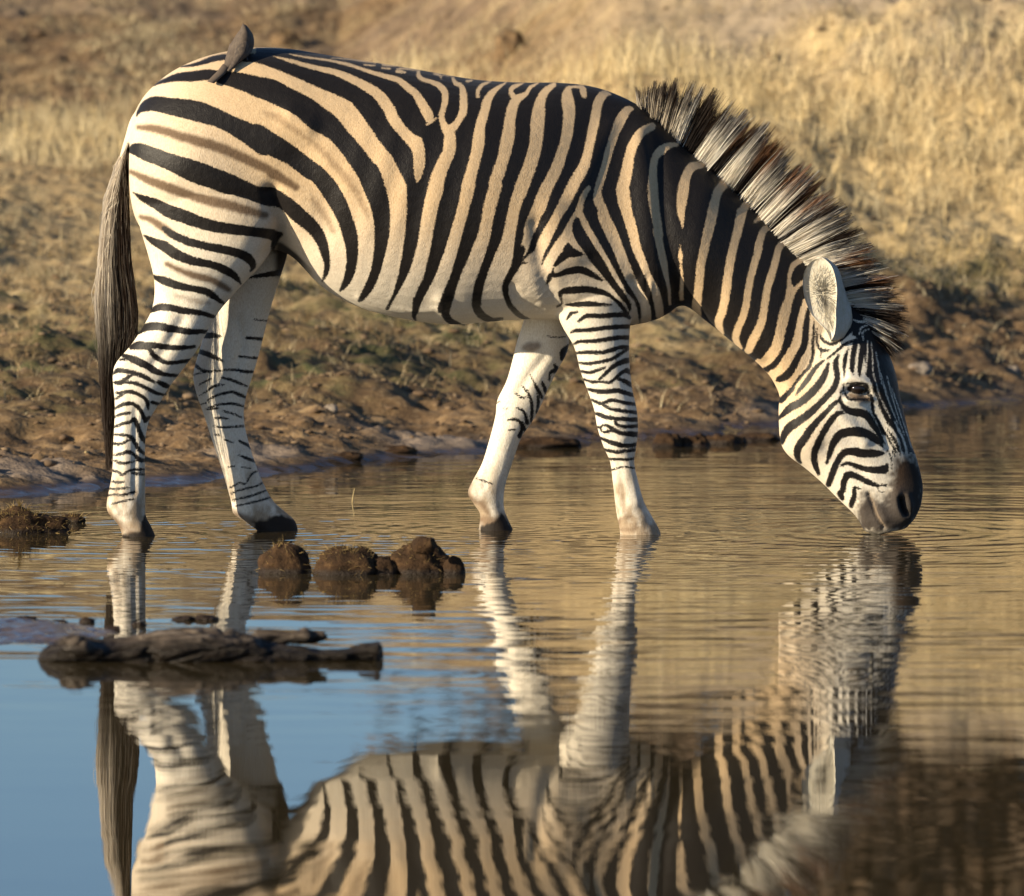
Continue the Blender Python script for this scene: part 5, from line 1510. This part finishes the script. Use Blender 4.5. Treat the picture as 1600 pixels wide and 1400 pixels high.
wco = wco + wn_ * (.006 * fold - .013 * smoothstep(.42, .9, pit) - .012 * (1 - np.clip(np.abs(fbm(wco * np.array((4, 26, 26)) + np.stack([wco[:, 0] * 0, wco[:, 0] * 6, wco[:, 0] * -5], 1), 2, 39)) * 1.3, 0, 1)) ** 5 - .016 * smoothstep(.35, .75, fbm(wco * np.array((5, 9, 9)), 2, 44)) + .0012 * fbm(wco * 70, 2, 38))[:, None]
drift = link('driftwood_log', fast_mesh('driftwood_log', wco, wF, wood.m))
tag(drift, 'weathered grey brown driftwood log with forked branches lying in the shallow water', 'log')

# flecks of dead grass afloat
rng = np.random.default_rng(404)
fx = np.concatenate([rng.uniform(0, 1600, 70), rng.uniform(0, 420, 60)]); fy = np.concatenate([rng.uniform(720, 1060, 70), rng.uniform(860, 1010, 60)])
c_ = np.array([on_water(a, b_, .001) for a, b_ in zip(fx, fy)])
an = rng.uniform(0, np.pi, len(fx)); ln = rng.uniform(.002, .009, len(fx)); wd = rng.uniform(.0008, .002, len(fx))
ax_ = np.stack([np.cos(an), np.sin(an), 0 * an], 1); bx_ = np.stack([-np.sin(an), np.cos(an), 0 * an], 1); up_ = np.tile(np.array((0, 0, 1.0)), (len(an), 1)) * wd[:, None]
V = np.stack([c_ - ax_ * ln[:, None], c_ - bx_ * wd[:, None], c_ + ax_ * ln[:, None], c_ + bx_ * wd[:, None], c_ + up_], 1).reshape(-1, 3)
F = (np.array([(0, 1, 4), (1, 2, 4), (2, 3, 4), (3, 0, 4)])[None] + (np.arange(len(an)) * 5)[:, None, None]).reshape(-1, 3)
tag(link('floating_flecks', fast_mesh('floating_flecks', V, F, mud.m, False)), kind='stuff')

# straw and stick
stm = NT('straw_stem')
stm.set(Base_Color=(.42, .32, .15), Roughness=.7)
def stick(name, a, b_, r, label, cat):
    a, b_ = np.array(a), np.array(b_)
    d = (b_ - a) / np.linalg.norm(b_ - a)
    s1 = np.cross(d, (0, 1, .2)); s1 /= np.linalg.norm(s1); s2 = np.cross(d, s1)
    V, F = [], []
    for i in range(7):
        t = i / 6
        c_ = a + (b_ - a) * t + s1 * .02 * np.linalg.norm(b_ - a) * math.sin(3 * t)
        for k_ in range(6):
            q_ = k_ * math.pi / 3
            V.append(c_ + r * (1 - .6 * t) * (s1 * math.cos(q_) + s2 * math.sin(q_)))
    for i in range(6):
        for k_ in range(6):
            F.append((i * 6 + k_, i * 6 + (k_ + 1) % 6, i * 6 + 6 + (k_ + 1) % 6, i * 6 + 6 + k_))
    F += [tuple(range(5, -1, -1)), tuple(range(36, 42))]
    return tag(new_obj(name, V, F, stm.m), label, cat)
b0 = on_water(550, 784)
stick('straw_stem', b0 - np.array((0, 0, .01)), at(554, 763, b0[1] - .01), .0022, 'single thin straw stem standing in the water between the legs', 'straw')
b1 = on_water(134, 708, .07); b2 = on_water(158, 693, .07)
for q_ in (b1, b2): q_[2] = float(ground_z(q_[:1], q_[1:2])[0]) + .012
stick('dry_stick', b1, b2, .004, 'short pale dry stick on the mud behind the near hind leg', 'stick')

# ================================================================== BIRD on the rump
bf = NT('bird_feathers')
bn_ = bf.noise(bf.coord((1, 1, .35)), 140, 3, .6)
bf.set(Base_Color=bf.mix(bf.rng(bn_, .35, .7), bf.attr('tint', 'Color'), (.09, .066, .048)), Roughness=.8)
YB = spine_y(375) - .10
def bsec(lx, ly, rx_, ry, hw_, dy=0.0):
    p, q_ = crop_pts('B', [(lx, ly), (rx_, ry)])
    return (p[0], p[1], q_[0], q_[1], YB + dy, hw_, 0.0)
def bird_part(name, secs, col, parent, ring_=18):
    V, F = loft(secs, ring_, 4)
    ob = new_obj(name, V, F, bf.m, parent)
    set_attr(ob.data, 'tint', np.tile(np.array(col), (len(V), 1)), 'FLOAT_COLOR')
    return ob
bird = bird_part('perched_bird', [bsec(690, 205, 750, 225, .006), bsec(668, 250, 788, 262, .020), bsec(640, 310, 830, 320, .027), bsec(590, 375, 870, 385, .033), bsec(530, 470, 895, 470, .040), bsec(470, 570, 900, 560, .043),
                                  bsec(430, 670, 880, 650, .042), bsec(400, 760, 815, 760, .036, -.02), bsec(380, 850, 700, 860, .028, -.035), bsec(350, 930, 580, 950, .018, -.05), bsec(310, 990, 480, 1010, .010, -.06)], (.058, .042, .031), None, 26)
tag(bird, 'small grey brown bird perched on the rump of the zebra', 'bird')
bird_part('beak', [bsec(672, 240, 722, 240, .008), bsec(682, 215, 716, 222, .005), bsec(694, 185, 704, 188, .001)], (.06, .04, .03), bird, 10)
bird_part('wing', [bsec(600, 560, 790, 500, .012, -.030), bsec(560, 640, 800, 600, .014, -.036), bsec(530, 740, 760, 720, .012, -.046), bsec(500, 840, 680, 830, .010, -.056), bsec(460, 950, 590, 940, .008, -.068), bsec(405, 1050, 450, 1070, .003, -.085)], (.036, .026, .020), bird)  # right wing tinted darker than the left, side shade put into its colour
bird_part('wing', [bsec(455, 560, 520, 560, .012, .022), bsec(425, 660, 505, 680, .012, .010), bsec(395, 760, 480, 790, .010, -.01), bsec(365, 860, 440, 900, .008, -.035), bsec(350, 960, 400, 990, .003, -.055)], (.075, .055, .042), bird)
bird_part('tail', [bsec(330, 930, 470, 990, .012, -.055), bsec(230, 1060, 390, 1090, .010, -.080), bsec(130, 1160, 290, 1180, .009, -.098), bsec(50, 1245, 180, 1278, .007, -.112), bsec(42, 1256, 168, 1284, .002, -.114)], (.095, .070, .052), bird)
leg_ = NT('bird_leg')
leg_.set(Base_Color=(.05, .035, .03), Roughness=.7)
for x, dy in ((740, -.02), (690, .015)):
    p, q_ = crop_pts('B', [(x, 770), (x + 40, 870)])
    A_, B_ = at(p[0], p[1], YB + dy), at(q_[0], q_[1], YB + dy - .02)
    V, F = [], []
    for c_ in (A_, B_):
        for k_ in range(6):
            V.append(c_ + .003 * np.array((math.cos(k_ * math.pi / 3), math.sin(k_ * math.pi / 3), 0)))
    for k_ in range(6): F.append((k_, (k_ + 1) % 6, 6 + (k_ + 1) % 6, 6 + k_))
    new_obj('leg', V, F, leg_.m, bird)
